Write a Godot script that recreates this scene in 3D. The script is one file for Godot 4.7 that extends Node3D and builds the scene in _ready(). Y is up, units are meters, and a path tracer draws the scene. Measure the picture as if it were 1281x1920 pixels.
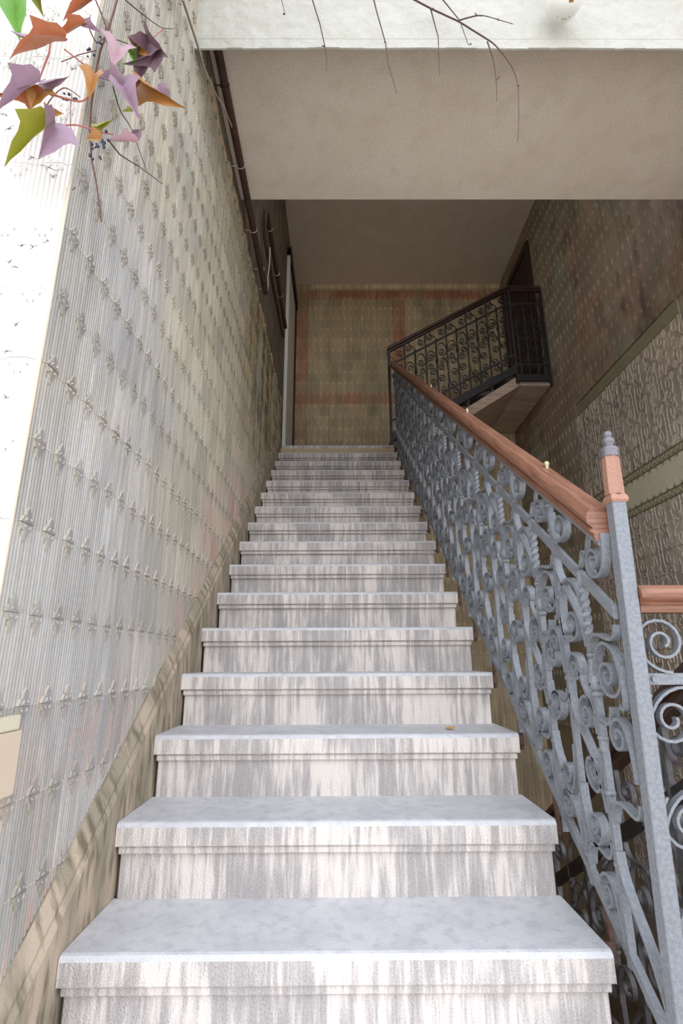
extends Node3D
# Survey frame: x to the right, y up from the camera's eye, f metres forward (f = -z).

const FOCAL := 980.9446
const EYE_FLOOR := -1.1734      # ground in front of the stair
const RISE := 0.1885
const RUN := 0.2544
const STEP_Y := -0.6079         # tread 1
const STEP_F := 1.3513          # nosing 1
const SLOPE := 0.741
const WALL_L := -0.64
const WALL_R := 2.45
const BACK := 6.69
const TOP := 5.5
const TW := 0.1735              # tile width
const TH := 0.1785              # tile height
const TILE_Y := 0.095           # a joint of the tile rows
const TILE_F := 0.994           # first joint of the left wall

var used := {}
var M := {}
var rng := RandomNumberGenerator.new()

func V(x: float, y: float, f: float) -> Vector3:
	return Vector3(x, y, -f)

# ------------------------------------------------------------------ mesh builder
class Builder:
	var v := PackedVector3Array()
	var n := PackedVector3Array()
	var idx := PackedInt32Array()

	func tri(a: Vector3, b: Vector3, c: Vector3) -> void:
		var nn := (b - a).cross(c - a).normalized()
		var k := v.size()
		v.append(a); v.append(b); v.append(c)
		n.append(nn); n.append(nn); n.append(nn)
		idx.append(k); idx.append(k + 2); idx.append(k + 1)

	func quad(a: Vector3, b: Vector3, c: Vector3, d: Vector3) -> void:
		var nn := (c - a).cross(d - b).normalized()
		quadn(a, b, c, d, nn, nn, nn, nn)

	func quadn(a: Vector3, b: Vector3, c: Vector3, d: Vector3, na: Vector3, nb: Vector3, nc: Vector3, nd: Vector3) -> void:
		var k := v.size()
		v.append(a); v.append(b); v.append(c); v.append(d)
		n.append(na); n.append(nb); n.append(nc); n.append(nd)
		var out := (c - a).cross(d - b).dot(na + nb + nc + nd) >= 0.0
		for q in [0, 2, 1, 0, 3, 2] if out else [0, 1, 2, 0, 2, 3]:
			idx.append(k + q)

	# box with chamfered edges
	func slab(lo: Vector3, hi: Vector3, b := 0.0) -> void:
		if b <= 0.0:
			var p := []
			for i in 8:
				p.append(Vector3(hi.x if i & 1 else lo.x, hi.y if i & 2 else lo.y, hi.z if i & 4 else lo.z))
			quad(p[4], p[5], p[7], p[6]); quad(p[1], p[0], p[2], p[3])
			quad(p[5], p[1], p[3], p[7]); quad(p[0], p[4], p[6], p[2])
			quad(p[6], p[7], p[3], p[2]); quad(p[0], p[1], p[5], p[4])
			return
		var c := (lo + hi) / 2.0
		var h := (hi - lo) / 2.0
		for ax in 3:
			var a1 := (ax + 1) % 3
			var a2 := (ax + 2) % 3
			for s in [-1.0, 1.0]:
				var q := []
				for t in [[-1, -1], [1, -1], [1, 1], [-1, 1]]:
					var w := Vector3.ZERO
					w[ax] = s * h[ax]; w[a1] = t[0] * (h[a1] - b); w[a2] = t[1] * (h[a2] - b)
					q.append(c + w)
				if s > 0: quad(q[0], q[1], q[2], q[3])
				else: quad(q[3], q[2], q[1], q[0])
			for s in [-1.0, 1.0]:
				for r in [-1.0, 1.0]:
					var e := []
					for t in [-1.0, 1.0]:
						var w1 := Vector3.ZERO
						w1[a1] = s * h[a1]; w1[a2] = r * (h[a2] - b); w1[ax] = t * (h[ax] - b)
						var w2 := Vector3.ZERO
						w2[a1] = s * (h[a1] - b); w2[a2] = r * h[a2]; w2[ax] = t * (h[ax] - b)
						e.append(c + w1); e.append(c + w2)
					if s * r > 0: quad(e[0], e[1], e[3], e[2])
					else: quad(e[2], e[3], e[1], e[0])
		for i in 8:
			var s := Vector3(1 if i & 1 else -1, 1 if i & 2 else -1, 1 if i & 4 else -1)
			var q := []
			for ax in 3:
				var w := Vector3(s.x * (h.x - b), s.y * (h.y - b), s.z * (h.z - b))
				w[ax] = s[ax] * h[ax]
				q.append(c + w)
			if s.x * s.y * s.z > 0: tri(q[0], q[1], q[2])
			else: tri(q[2], q[1], q[0])

	# flat strap swept along a path, its width along `side`
	func strap(p: PackedVector3Array, side: Vector3, width: float, thick: float) -> void:
		var m := p.size()
		var nor := PackedVector3Array()
		for i in m:
			var t := (p[mini(i + 1, m - 1)] - p[maxi(i - 1, 0)]).normalized()
			nor.append(side.cross(t).normalized())
		var s := side * width / 2.0
		for i in m - 1:
			var a := nor[i]
			var b := nor[i + 1]
			var ta := a * thick / 2.0
			var tb := b * thick / 2.0
			quadn(p[i] + ta + s, p[i] + ta - s, p[i + 1] + tb - s, p[i + 1] + tb + s, a, a, b, b)
			quadn(p[i] - ta - s, p[i] - ta + s, p[i + 1] - tb + s, p[i + 1] - tb - s, -a, -a, -b, -b)
			quadn(p[i] - ta + s, p[i] + ta + s, p[i + 1] + tb + s, p[i + 1] - tb + s, side, side, side, side)
			quadn(p[i] + ta - s, p[i] - ta - s, p[i + 1] - tb - s, p[i + 1] + tb - s, -side, -side, -side, -side)
		for e in [0, m - 1]:
			var ta := nor[e] * thick / 2.0
			if e == 0: quad(p[e] - ta + s, p[e] - ta - s, p[e] + ta - s, p[e] + ta + s)
			else: quad(p[e] + ta + s, p[e] + ta - s, p[e] - ta - s, p[e] - ta + s)

	func tube(p: PackedVector3Array, r0: float, r1: float, sides := 8) -> void:
		var m := p.size()
		var up := Vector3(0.31, 0.87, 0.38)
		var rings := []
		var norms := []
		for i in m:
			var t := (p[mini(i + 1, m - 1)] - p[maxi(i - 1, 0)]).normalized()
			if absf(t.dot(up)) > 0.97: up = Vector3(0.9, 0.1, 0.42).normalized()
			var a := t.cross(up).normalized()
			var b := a.cross(t).normalized()
			up = b
			var r := lerpf(r0, r1, float(i) / maxf(1.0, m - 1))
			var ring := PackedVector3Array()
			var nr := PackedVector3Array()
			for k in sides:
				var d := a * cos(TAU * k / sides) + b * sin(TAU * k / sides)
				ring.append(p[i] + d * r); nr.append(d)
			rings.append(ring); norms.append(nr)
		for i in m - 1:
			for k in sides:
				var k2 := (k + 1) % sides
				quadn(rings[i][k], rings[i][k2], rings[i + 1][k2], rings[i + 1][k], norms[i][k], norms[i][k2], norms[i + 1][k2], norms[i + 1][k])
		for k in range(1, sides - 1):
			tri(rings[0][0], rings[0][k + 1], rings[0][k])
			tri(rings[m - 1][0], rings[m - 1][k], rings[m - 1][k + 1])

	# profile of (radius, height) points turned about the upright through `at`
	func lathe(prof: Array, at: Vector3, sides := 14, turn := 0.0, smooth := true) -> void:
		var m := prof.size()
		for i in m - 1:
			var p0: Vector2 = prof[i]
			var p1: Vector2 = prof[i + 1]
			var n0 := Vector2(p1.y - p0.y, p0.x - p1.x).normalized()
			var n1 := n0
			if smooth:
				if i > 0:
					var pm: Vector2 = prof[i - 1]
					var k := Vector2(p0.y - pm.y, pm.x - p0.x).normalized()
					if k.dot(n0) > 0.3: n0 = (n0 + k).normalized()
				if i < m - 2:
					var pp: Vector2 = prof[i + 2]
					var k := Vector2(pp.y - p1.y, p1.x - pp.x).normalized()
					if k.dot(n1) > 0.3: n1 = (n1 + k).normalized()
			for k in sides:
				var a0 := TAU * k / sides + turn
				var a1 := TAU * (k + 1) / sides + turn
				var d0 := Vector3(cos(a0), 0, -sin(a0))
				var d1 := Vector3(cos(a1), 0, -sin(a1))
				var q := [at + d0 * p0.x + Vector3(0, p0.y, 0), at + d1 * p0.x + Vector3(0, p0.y, 0), at + d1 * p1.x + Vector3(0, p1.y, 0), at + d0 * p1.x + Vector3(0, p1.y, 0)]
				if smooth:
					quadn(q[0], q[1], q[2], q[3], d0 * n0.x + Vector3(0, n0.y, 0), d1 * n0.x + Vector3(0, n0.y, 0), d1 * n1.x + Vector3(0, n1.y, 0), d0 * n1.x + Vector3(0, n1.y, 0))
				elif p0.x < 1e-6: tri(q[0], q[2], q[3])
				elif p1.x < 1e-6: tri(q[0], q[1], q[2])
				else: quad(q[0], q[1], q[2], q[3])

	# closed outline (counter-clockwise seen from the tip of c) pushed along c
	func prism(outline: PackedVector2Array, o: Vector3, a: Vector3, b: Vector3, c: Vector3) -> void:
		var t := Geometry2D.triangulate_polygon(outline)
		for i in range(0, t.size(), 3):
			var p := outline[t[i]]
			var q := outline[t[i + 1]]
			var r := outline[t[i + 2]]
			if (q - p).cross(r - p) < 0.0:
				var s := q
				q = r; r = s
			tri(o + a * p.x + b * p.y + c, o + a * q.x + b * q.y + c, o + a * r.x + b * r.y + c)
			tri(o + a * p.x + b * p.y, o + a * r.x + b * r.y, o + a * q.x + b * q.y)
		var m := outline.size()
		for i in m:
			var p := outline[i]
			var q := outline[(i + 1) % m]
			quad(o + a * p.x + b * p.y, o + a * q.x + b * q.y, o + a * q.x + b * q.y + c, o + a * p.x + b * p.y + c)

	func ball(at: Vector3, r: float, rows := 6, cols := 9) -> void:
		var prof := []
		for i in rows + 1:
			var a := -PI / 2 + PI * i / rows
			prof.append(Vector2(maxf(0.0, r * cos(a)), r * sin(a)))
		lathe(prof, at, cols)

	func mesh(mat: Material = null) -> ArrayMesh:
		var m := ArrayMesh.new()
		add_to(m, mat)
		return m

	func add_to(m: ArrayMesh, mat: Material) -> void:
		var arr := []
		arr.resize(Mesh.ARRAY_MAX)
		arr[Mesh.ARRAY_VERTEX] = v
		arr[Mesh.ARRAY_NORMAL] = n
		arr[Mesh.ARRAY_INDEX] = idx
		m.add_surface_from_arrays(Mesh.PRIMITIVE_TRIANGLES, arr)
		if mat: m.surface_set_material(m.get_surface_count() - 1, mat)

# ------------------------------------------------------------------ scene helpers
func numbered(called: String) -> String:
	var k: int = used.get(called, 0)
	used[called] = k + 1
	return called if k == 0 else "%s_%03d" % [called, k]

func tag(o: Node, label: String, category: String, group := "") -> Node:
	o.set_meta("label", label); o.set_meta("category", category)
	if group != "": o.set_meta("group", group)
	return o

func thing(called: String, label: String, category: String, at := Vector3.ZERO, group := "") -> Node3D:
	var o := Node3D.new()
	o.name = numbered(called)
	add_child(o)
	o.position = at
	tag(o, label, category, group)
	return o

func put(called: String, m: Mesh, mat: Material, parent: Node = null, at := Transform3D()) -> MeshInstance3D:
	var o := MeshInstance3D.new()
	o.mesh = m
	if mat: o.material_override = mat
	o.cast_shadow = GeometryInstance3D.SHADOW_CASTING_SETTING_ON
	o.transform = at
	if parent == null:
		o.name = numbered(called)
		add_child(o)
	else:
		o.name = called
		parent.add_child(o, true)
	return o

func struct(called: String, m: Mesh, mat: Material, label := "", category := "") -> MeshInstance3D:
	var o := put(called, m, mat)
	o.set_meta("kind", "structure")
	if label != "": tag(o, label, category)
	return o

func slab_mesh(lo: Vector3, hi: Vector3, b := 0.0) -> ArrayMesh:
	var k := Builder.new()
	k.slab(Vector3(minf(lo.x, hi.x), minf(lo.y, hi.y), minf(lo.z, hi.z)), Vector3(maxf(lo.x, hi.x), maxf(lo.y, hi.y), maxf(lo.z, hi.z)), b)
	return k.mesh()

func bez(a: Vector2, b: Vector2, c: Vector2, d: Vector2, k := 10) -> PackedVector2Array:
	var out := PackedVector2Array()
	for i in k + 1:
		out.append(a.bezier_interpolate(b, c, d, float(i) / k))
	return out

func spiral(c: Vector2, a0: float, turns: float, r0: float, r1: float, k := 22) -> PackedVector2Array:
	var out := PackedVector2Array()
	for i in k + 1:
		var t := float(i) / k
		var a := a0 + TAU * turns * t
		var r := lerpf(r0, r1, pow(t, 0.75))
		out.append(c + Vector2(cos(a), sin(a)) * r)
	return out

# ------------------------------------------------------------------ textures
func noise8(s: int, freq: float, w: int, h: int, octaves := 4, sx := 1, sy := 1) -> PackedByteArray:
	var f := FastNoiseLite.new()
	f.seed = s
	f.noise_type = FastNoiseLite.TYPE_SIMPLEX_SMOOTH
	f.frequency = freq
	f.fractal_octaves = octaves
	var im := f.get_seamless_image(w / sx, h / sy, false, false, 0.15, true)
	im.convert(Image.FORMAT_L8)
	if sx != 1 or sy != 1: im.resize(w, h, Image.INTERPOLATE_CUBIC)
	return im.get_data()

func tex(w: int, h: int, rgb: PackedByteArray) -> ImageTexture:
	return ImageTexture.create_from_image(Image.create_from_data(w, h, false, Image.FORMAT_RGB8, rgb))

func relief(src: PackedByteArray, w: int, h: int, strength: float) -> ImageTexture:
	var im := Image.create_from_data(w, h, false, Image.FORMAT_L8, src)
	im.convert(Image.FORMAT_RGBA8)
	im.bump_map_to_normal_map(strength)
	return ImageTexture.create_from_image(im)

# three colours blended by noise; `stretch` draws the pattern out downwards
func mottled(s: int, w: int, c0: Color, c1: Color, c2: Color, freq: float, sx := 1, sy := 1, fleck := 0.0, fleck_col := Color.BLACK) -> ImageTexture:
	var a := noise8(s, freq, w, w, 5, sx, sy)
	var b := noise8(s + 7, freq * 3.0, w, w, 4, sx, sy)
	var g := noise8(s + 13, 0.35, w, w, 2)
	var out := PackedByteArray()
	out.resize(w * w * 3)
	for i in w * w:
		var ta := smoothstep(0.25, 0.75, a[i] / 255.0)
		var tb := smoothstep(0.42, 0.95, b[i] / 255.0)
		var c := c0.lerp(c1, ta).lerp(c2, tb * 0.75)
		var gg := 0.94 + 0.12 * g[i] / 255.0
		if fleck > 0.0 and g[i] / 255.0 * 0.6 + b[i] / 255.0 * 0.4 > 1.0 - fleck: c = c.lerp(fleck_col, 0.75)
		out[i * 3] = clampi(int(c.r * 255 * gg), 0, 255)
		out[i * 3 + 1] = clampi(int(c.g * 255 * gg), 0, 255)
		out[i * 3 + 2] = clampi(int(c.b * 255 * gg), 0, 255)
	return tex(w, w, out)

func mat(c: Color, rough := 0.8, metal := 0.0, t: Texture2D = null, size := 1.0, world := true, nrm: Texture2D = null, nscale := 1.0) -> StandardMaterial3D:
	var m := StandardMaterial3D.new()
	m.albedo_color = c
	m.roughness = rough
	m.metallic = metal
	if t or nrm:
		m.uv1_triplanar = true
		m.uv1_world_triplanar = world
		m.uv1_scale = Vector3.ONE / size
		m.uv1_triplanar_sharpness = 6.0
	if t: m.albedo_texture = t
	if nrm:
		m.normal_enabled = true
		m.normal_texture = nrm
		m.normal_scale = nscale
	return m

func c8(r: int, g: int, b: int) -> Color:
	return Color(r / 255.0, g / 255.0, b / 255.0)

# Colour of a tiled wall, 6 x 6 m for the left one and 9 x 9 m for the others: along the wall to the right, height upwards from row 0 at the bottom.
# kind 0 = left stair wall (x = f), 1 = right wall (x = f), 2 = back wall (x = x)
func wall_tex(kind: int, w: int) -> ImageTexture:
	var low := noise8(31 + kind, 0.006, w, w, 4)
	var mid := noise8(41 + kind, 0.02, w, w, 4)
	var st := noise8(51 + kind, 0.03, w, w, 4, 1, 8)
	var fine := noise8(61 + kind, 0.22, w, w, 2, 1, 16)
	var blot := noise8(71 + kind, 0.011, w, w, 4, 1, 3)
	var gr := noise8(81 + kind, 0.3, w, w, 2)
	var out := PackedByteArray()
	out.resize(w * w * 3)
	var r := RandomNumberGenerator.new()
	r.seed = 900 + kind
	var per := PackedFloat32Array()
	for i in 64 * 64: per.append(r.randf())
	for j in w:
		var size := 6.0 if kind == 0 else 9.0
		var y := (1.0 - (j + 0.5) / w) * size - 0.4 * size
		var row := floori((y - TILE_Y) / TH)
		for i in w:
			var x := (i + 0.5) / w * size
			if kind == 2: x -= 0.9
			var k := j * w + i
			var l := low[k] / 255.0
			var m := mid[k] / 255.0
			var s := st[k] / 255.0
			var f := fine[k] / 255.0
			var b := blot[k] / 255.0
			var col := floori((x - (TILE_F if kind < 2 else WALL_L)) / TW)
			var tone := per[(row & 63) * 64 + (col & 63)]
			var cr: float
			var cg: float
			var cb: float
			if kind == 0:
				# cool grey glaze near the street, warm buff higher and further in
				var cool := clampf(smoothstep(3.4, 1.2, x + y * 0.55) * 0.9 + (l - 0.5) * 0.7, 0.0, 1.0)
				cr = lerpf(190, 172, cool); cg = lerpf(180, 170, cool); cb = lerpf(157, 168, cool)
				var pink := smoothstep(1.3, 2.3, x) * smoothstep(4.6, 3.0, x) * smoothstep(0.95, 0.1, y - (x - 2.2) * 0.78) * smoothstep(0.38, 0.62, l * 0.5 + s * 0.5)
				cr = lerpf(cr, 196, pink * 0.7); cg = lerpf(cg, 154, pink * 0.7); cb = lerpf(cb, 142, pink * 0.7)
				var foot := smoothstep(0.35, -0.3, y) * smoothstep(0.55, 0.8, f * 0.6 + m * 0.4)
				cr = lerpf(cr, 190, foot * 0.7); cg = lerpf(cg, 138, foot * 0.7); cb = lerpf(cb, 122, foot * 0.7)
				var och := smoothstep(2.6, 4.2, x) * smoothstep(1.2, 2.3, y) * smoothstep(0.36, 0.55, b * 0.6 + s * 0.4)
				cr = lerpf(cr, 186, och * 0.9); cg = lerpf(cg, 152, och * 0.9); cb = lerpf(cb, 92, och * 0.9)
				var soot := smoothstep(2.6, 4.2, x) * smoothstep(0.9, 2.2, y) * smoothstep(0.44, 0.60, s * 0.65 + m * 0.35)
				cr = lerpf(cr, 74, soot * 0.85); cg = lerpf(cg, 64, soot * 0.85); cb = lerpf(cb, 46, soot * 0.85)
				var bare := smoothstep(0.72, 0.8, f) * 0.3
				cr = lerpf(cr, 206, bare); cg = lerpf(cg, 186, bare); cb = lerpf(cb, 160, bare)
			elif kind == 1:
				var green := clampf(smoothstep(0.35, 0.7, l) , 0.0, 1.0)
				cr = lerpf(168, 158, green); cg = lerpf(146, 150, green); cb = lerpf(122, 126, green)
				var pk := smoothstep(0.55, 0.75, b) * smoothstep(1.0, 3.2, y)
				cr = lerpf(cr, 166, pk * 0.6); cg = lerpf(cg, 126, pk * 0.6); cb = lerpf(cb, 106, pk * 0.6)
				var dk := smoothstep(0.62, 0.76, s * 0.5 + m * 0.5)
				cr = lerpf(cr, 84, dk * 0.5); cg = lerpf(cg, 74, dk * 0.5); cb = lerpf(cb, 64, dk * 0.5)
				# the relief panel is printed a cooler taupe
				if x < 4.9 and y < 2.5:
					cr = cr * 0.4 + 122; cg = cg * 0.4 + 115; cb = cb * 0.4 + 107
			else:
				cr = lerpf(220, 228, l); cg = lerpf(196, 208, l); cb = lerpf(156, 170, l)
				var rose := 0.0
				if x > 0.8 and x < 0.99 and y > 3.6: rose = 1.0
				if x < -0.44: rose = 0.85
				if y > 3.49 and y < 3.67: rose = maxf(rose, 0.75)
				if y > 5.24 and y < 5.40: rose = 0.8
				rose *= 0.4 + 0.4 * smoothstep(0.3, 0.6, m)
				cr = lerpf(cr, 204, rose); cg = lerpf(cg, 126, rose); cb = lerpf(cb, 98, rose)
				var g2 := smoothstep(0.55, 0.75, b)
				cr = lerpf(cr, 176, g2 * 0.5); cg = lerpf(cg, 166, g2 * 0.5); cb = lerpf(cb, 130, g2 * 0.5)
			var v := (0.93 + 0.14 * tone) * (0.86 + 0.28 * f) * (0.93 + 0.14 * s) * (0.95 + 0.1 * gr[k] / 255.0)
			out[k * 3] = clampi(int(cr * v), 0, 255)
			out[k * 3 + 1] = clampi(int(cg * v), 0, 255)
			out[k * 3 + 2] = clampi(int(cb * v), 0, 255)
	return tex(w, w, out)

# worn limestone with pale lime runs down its faces
func run_tex(w: int) -> Array:
	var st := noise8(5, 0.05, w, w, 4, 1, 16)
	var fine := noise8(6, 0.16, w, w, 3, 1, 10)
	var low := noise8(7, 0.006, w, w, 4, 1, 2)
	var peck := noise8(8, 0.28, w, w, 2)
	var out := PackedByteArray()
	out.resize(w * w * 3)
	for i in w * w:
		var s := smoothstep(0.34, 0.72, st[i] / 255.0 * 0.42 + fine[i] / 255.0 * 0.22 + low[i] / 255.0 * 0.42)
		var p := peck[i] / 255.0
		var v := 0.94 + 0.10 * p
		if p < 0.34 and s < 0.6: v *= 0.94
		out[i * 3] = clampi(int(lerpf(172, 228, s) * v), 0, 255)
		out[i * 3 + 1] = clampi(int(lerpf(165, 217, s) * v), 0, 255)
		out[i * 3 + 2] = clampi(int(lerpf(160, 206, s) * v), 0, 255)
	return [tex(w, w, out), relief(peck, w, w, 3.0)]

func make_materials() -> void:
	M.tile_left = mat(c8(243, 243, 243), 0.55, 0.0, wall_tex(0, 1280), 6.0)
	M.tile_right = mat(Color.WHITE, 0.38, 0.0, wall_tex(1, 1100), 9.0)
	M.tile_back = mat(Color.WHITE, 0.6, 0.0, wall_tex(2, 1100), 9.0)
	M.tile_back_flat = M.tile_back.duplicate()
	M.tile_back_flat.albedo_color = c8(232, 232, 232)
	M.tile_dim = M.tile_right.duplicate()
	M.tile_dim.albedo_color = c8(236, 235, 234)
	M.glaze_left = mat(c8(226, 226, 229), 0.42, 0.0, M.tile_left.albedo_texture, 6.0)
	M.glaze_left.uv1_offset = Vector3(0, 0.4, 0)
	for m in [M.tile_left, M.tile_right, M.tile_dim, M.tile_back, M.tile_back_flat]: m.uv1_offset = Vector3(0.1 if m in [M.tile_back, M.tile_back_flat] else 0.0, 0.4, 0.0)
	M.tile_front = mat(c8(220, 216, 209), 0.7)
	var pl := mottled(101, 512, c8(232, 229, 220), c8(238, 235, 227), c8(226, 221, 210), 0.012, 1, 1)
	var pl_n := relief(noise8(102, 0.03, 512, 512, 4), 512, 512, 4.0)
	M.plaster = mat(c8(200, 200, 194), 0.85, 0.0, pl, 1.6, true, pl_n, 0.6)
	M.soffit = mat(c8(255, 247, 236), 0.85, 0.0, mottled(103, 512, c8(238, 230, 218), c8(242, 235, 224), c8(230, 221, 208), 0.008), 2.4)
	M.ceiling = mat(c8(246, 234, 222), 0.9, 0.0, M.soffit.albedo_texture, 2.4)
	M.grime = mat(Color.WHITE, 0.8, 0.0, mottled(105, 512, c8(112, 100, 82), c8(136, 122, 100), c8(70, 60, 48), 0.03, 1, 8), 1.8)
	var run := run_tex(1024)
	M.stone_face = mat(Color.WHITE, 0.75, 0.0, run[0], 1.5, true, run[1], 0.5)
	M.stone_top = mat(Color.WHITE, 0.6, 0.0, mottled(111, 1024, c8(196, 195, 196), c8(205, 204, 204), c8(180, 179, 181), 0.010), 1.6, true, run[1], 0.25)
	M.skirt = mat(Color.WHITE, 0.8, 0.0, mottled(121, 512, c8(150, 139, 118), c8(182, 164, 142), c8(88, 80, 60), 0.016, 1, 4), 1.0)
	M.buff = mat(c8(214, 190, 162), 0.85, 0.0, pl, 1.0)
	M.iron = mat(Color.WHITE, 0.45, 0.1, mottled(131, 512, c8(118, 121, 125), c8(132, 135, 138), c8(106, 107, 110), 0.05, 1, 1, 0.19, c8(142, 98, 74)), 0.35, true, relief(noise8(132, 0.2, 256, 256, 3), 256, 256, 3.0), 0.14)
	M.iron_dark = mat(Color.WHITE, 0.55, 0.3, mottled(133, 256, c8(48, 44, 42), c8(60, 56, 54), c8(36, 33, 32), 0.03), 0.3)
	M.iron_lower = mat(Color.WHITE, 0.5, 0.2, mottled(134, 256, c8(104, 104, 106), c8(84, 84, 86), c8(118, 104, 92), 0.03), 0.3)
	M.hole = mat(c8(46, 40, 36), 0.9)
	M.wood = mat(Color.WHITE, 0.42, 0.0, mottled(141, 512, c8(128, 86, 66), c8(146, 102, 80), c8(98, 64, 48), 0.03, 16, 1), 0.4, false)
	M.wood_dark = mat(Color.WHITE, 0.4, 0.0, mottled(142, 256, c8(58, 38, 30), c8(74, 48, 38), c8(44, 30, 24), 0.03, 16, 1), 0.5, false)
	M.copper = mat(Color.WHITE, 0.5, 0.1, mottled(143, 256, c8(162, 116, 94), c8(172, 128, 106), c8(136, 112, 100), 0.05), 0.1)
	M.rust = mat(Color.WHITE, 0.65, 0.1, mottled(144, 256, c8(76, 52, 42), c8(96, 66, 52), c8(56, 40, 34), 0.04), 0.4)
	M.wire = mat(c8(196, 184, 170), 0.5)
	M.cable_grey = mat(c8(120, 116, 106), 0.6)
	M.globe = mat(c8(238, 236, 226), 0.25)
	M.brass = mat(c8(186, 172, 140), 0.35, 0.7)
	M.ground = mat(c8(240, 238, 234), 0.9, 0.0, mottled(151, 256, c8(240, 236, 228), c8(246, 242, 236), c8(226, 222, 214), 0.03), 2.0)
	M.dark_door = mat(Color.WHITE, 0.6, 0.0, mottled(152, 256, c8(54, 34, 24), c8(70, 44, 32), c8(40, 26, 20), 0.03, 1, 8), 0.8)
	M.black = mat(c8(34, 30, 28), 0.6)
	M.white_paint = mat(c8(226, 220, 208), 0.6)
	M.trim_front = mat(c8(226, 196, 172), 0.8)
	M.stem = mat(c8(104, 66, 54), 0.7)
	M.twig = mat(c8(84, 58, 50), 0.8)
	M.red_stem = mat(c8(164, 92, 80), 0.6)
	M.berry = mat(c8(38, 44, 66), 0.35)
	M.mortar_white = mat(c8(216, 212, 205), 0.9)
	M.patch = mat(c8(204, 186, 162), 0.9)
	M.glass = mat(Color(0.9, 0.95, 0.95, 0.06), 0.02)
	M.glass.transparency = BaseMaterial3D.TRANSPARENCY_ALPHA
	M.mortar = mat(c8(206, 196, 178), 0.9)
	M.band = mat(c8(226, 220, 198), 0.45, 0.0, pl, 1.2)
	M.border = mat(c8(178, 172, 146), 0.45, 0.0, pl, 1.2)
	M.finial = mat(c8(116, 111, 114), 0.4, 0.4)
	M.rust_spot = mat(c8(150, 104, 52), 0.8)
	M.bud = mat(c8(92, 60, 58), 0.7)
	M.soffit_stone = mat(Color.WHITE, 0.8, 0.0, mottled(161, 256, c8(186, 160, 140), c8(200, 176, 154), c8(160, 134, 116), 0.03, 8, 1), 1.0)
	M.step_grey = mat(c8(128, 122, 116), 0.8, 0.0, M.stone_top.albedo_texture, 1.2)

# ------------------------------------------------------------------ tiles
var ORN := PackedVector2Array([Vector2(-0.0265, 0.001), Vector2(-0.0215, 0.0075), Vector2(-0.017, 0.015), Vector2(-0.0105, 0.0175), Vector2(-0.0085, 0.027), Vector2(0, 0.0385), Vector2(0.0085, 0.027), Vector2(0.0105, 0.0175), Vector2(0.017, 0.015), Vector2(0.0215, 0.0075), Vector2(0.0265, 0.001)])

func rib_strip(k: Builder, x0: float, x1: float, y0: float, y1: float, ribs: int, z0: float, z1: float) -> void:
	var p := PackedVector2Array()
	var pitch := (x1 - x0) / ribs
	for i in ribs:
		p.append(Vector2(x0 + pitch * i, z0))
		p.append(Vector2(x0 + pitch * (i + 0.28), z1))
		p.append(Vector2(x0 + pitch * (i + 0.72), z1))
	p.append(Vector2(x1, z0))
	for i in p.size() - 1:
		var a := p[i]
		var b := p[i + 1]
		if ribs > 12:
			k.quad(Vector3(a.x, y0, 0.002), Vector3(b.x, y0, 0.002), Vector3(b.x, y0, b.y), Vector3(a.x, y0, a.y))
			k.quad(Vector3(b.x, y1, 0.002), Vector3(a.x, y1, 0.002), Vector3(a.x, y1, a.y), Vector3(b.x, y1, b.y))
		var nn := Vector3(a.y - b.y, 0, b.x - a.x).normalized()
		var na := nn
		var nb := nn
		if i % 3 == 0: nb = (nn + Vector3(0, 0, 1)).normalized()
		elif i % 3 == 1:
			na = Vector3(-0.4, 0, 0.92); nb = Vector3(0.4, 0, 0.92)
		else: na = (nn + Vector3(0, 0, 1)).normalized()
		k.quadn(Vector3(a.x, y0, a.y), Vector3(b.x, y0, b.y), Vector3(b.x, y1, b.y), Vector3(a.x, y1, a.y), na, nb, nb, na)

func plate(k: Builder, w: float, h: float, z: float) -> void:
	var g := 0.0008
	var a := [Vector3(g, g, 0), Vector3(w - g, g, 0), Vector3(w - g, h - g, 0), Vector3(g, h - g, 0)]
	var b := []
	for q in a: b.append(q + Vector3(0, 0, z))
	for i in 4: k.quad(a[i], a[(i + 1) % 4], b[(i + 1) % 4], b[i])

func half_ornament(k: Builder, cx: float, y: float, up: float, z: float, full := true) -> void:
	var z1 := z + 0.004
	var lo := []
	var hi := []
	for p in ORN:
		lo.append(Vector3(cx + p.x, y + up * p.y, z - 0.0025))
		hi.append(Vector3(cx + p.x * 0.84, y + up * (p.y * 0.92 - 0.0004), z1))
	var c := Vector3(cx, y + up * 0.010, z1 + 0.0004)
	var m := lo.size()
	for i in m:
		var j := (i + 1) % m
		if up < 0:
			k.quad(lo[i], lo[j], hi[j], hi[i]); k.tri(hi[i], hi[j], c)
		else:
			k.quad(lo[j], lo[i], hi[i], hi[j]); k.tri(hi[j], hi[i], c)
	if full:
		for s in [-1.0, 1.0]:
			var o := Vector3(cx + s * 0.0085, y + up * 0.008, z1 + 0.0008)
			var d := Vector3(s * 0.004, -up * 0.0055, 0).rotated(Vector3(0, 0, 1), 0)
			var e := Vector3(0.0024, s * up * 0.0018, 0)
			var t := o + Vector3(0, 0, 0.0045)
			var q := [o + d, o + e, o - d, o - e]
			for i in 4:
				var n1: Vector3 = (q[i] - t).cross(q[(i + 1) % 4] - t)
				if n1.z > 0: k.tri(t, q[i], q[(i + 1) % 4])
				else: k.tri(t, q[(i + 1) % 4], q[i])

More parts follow.
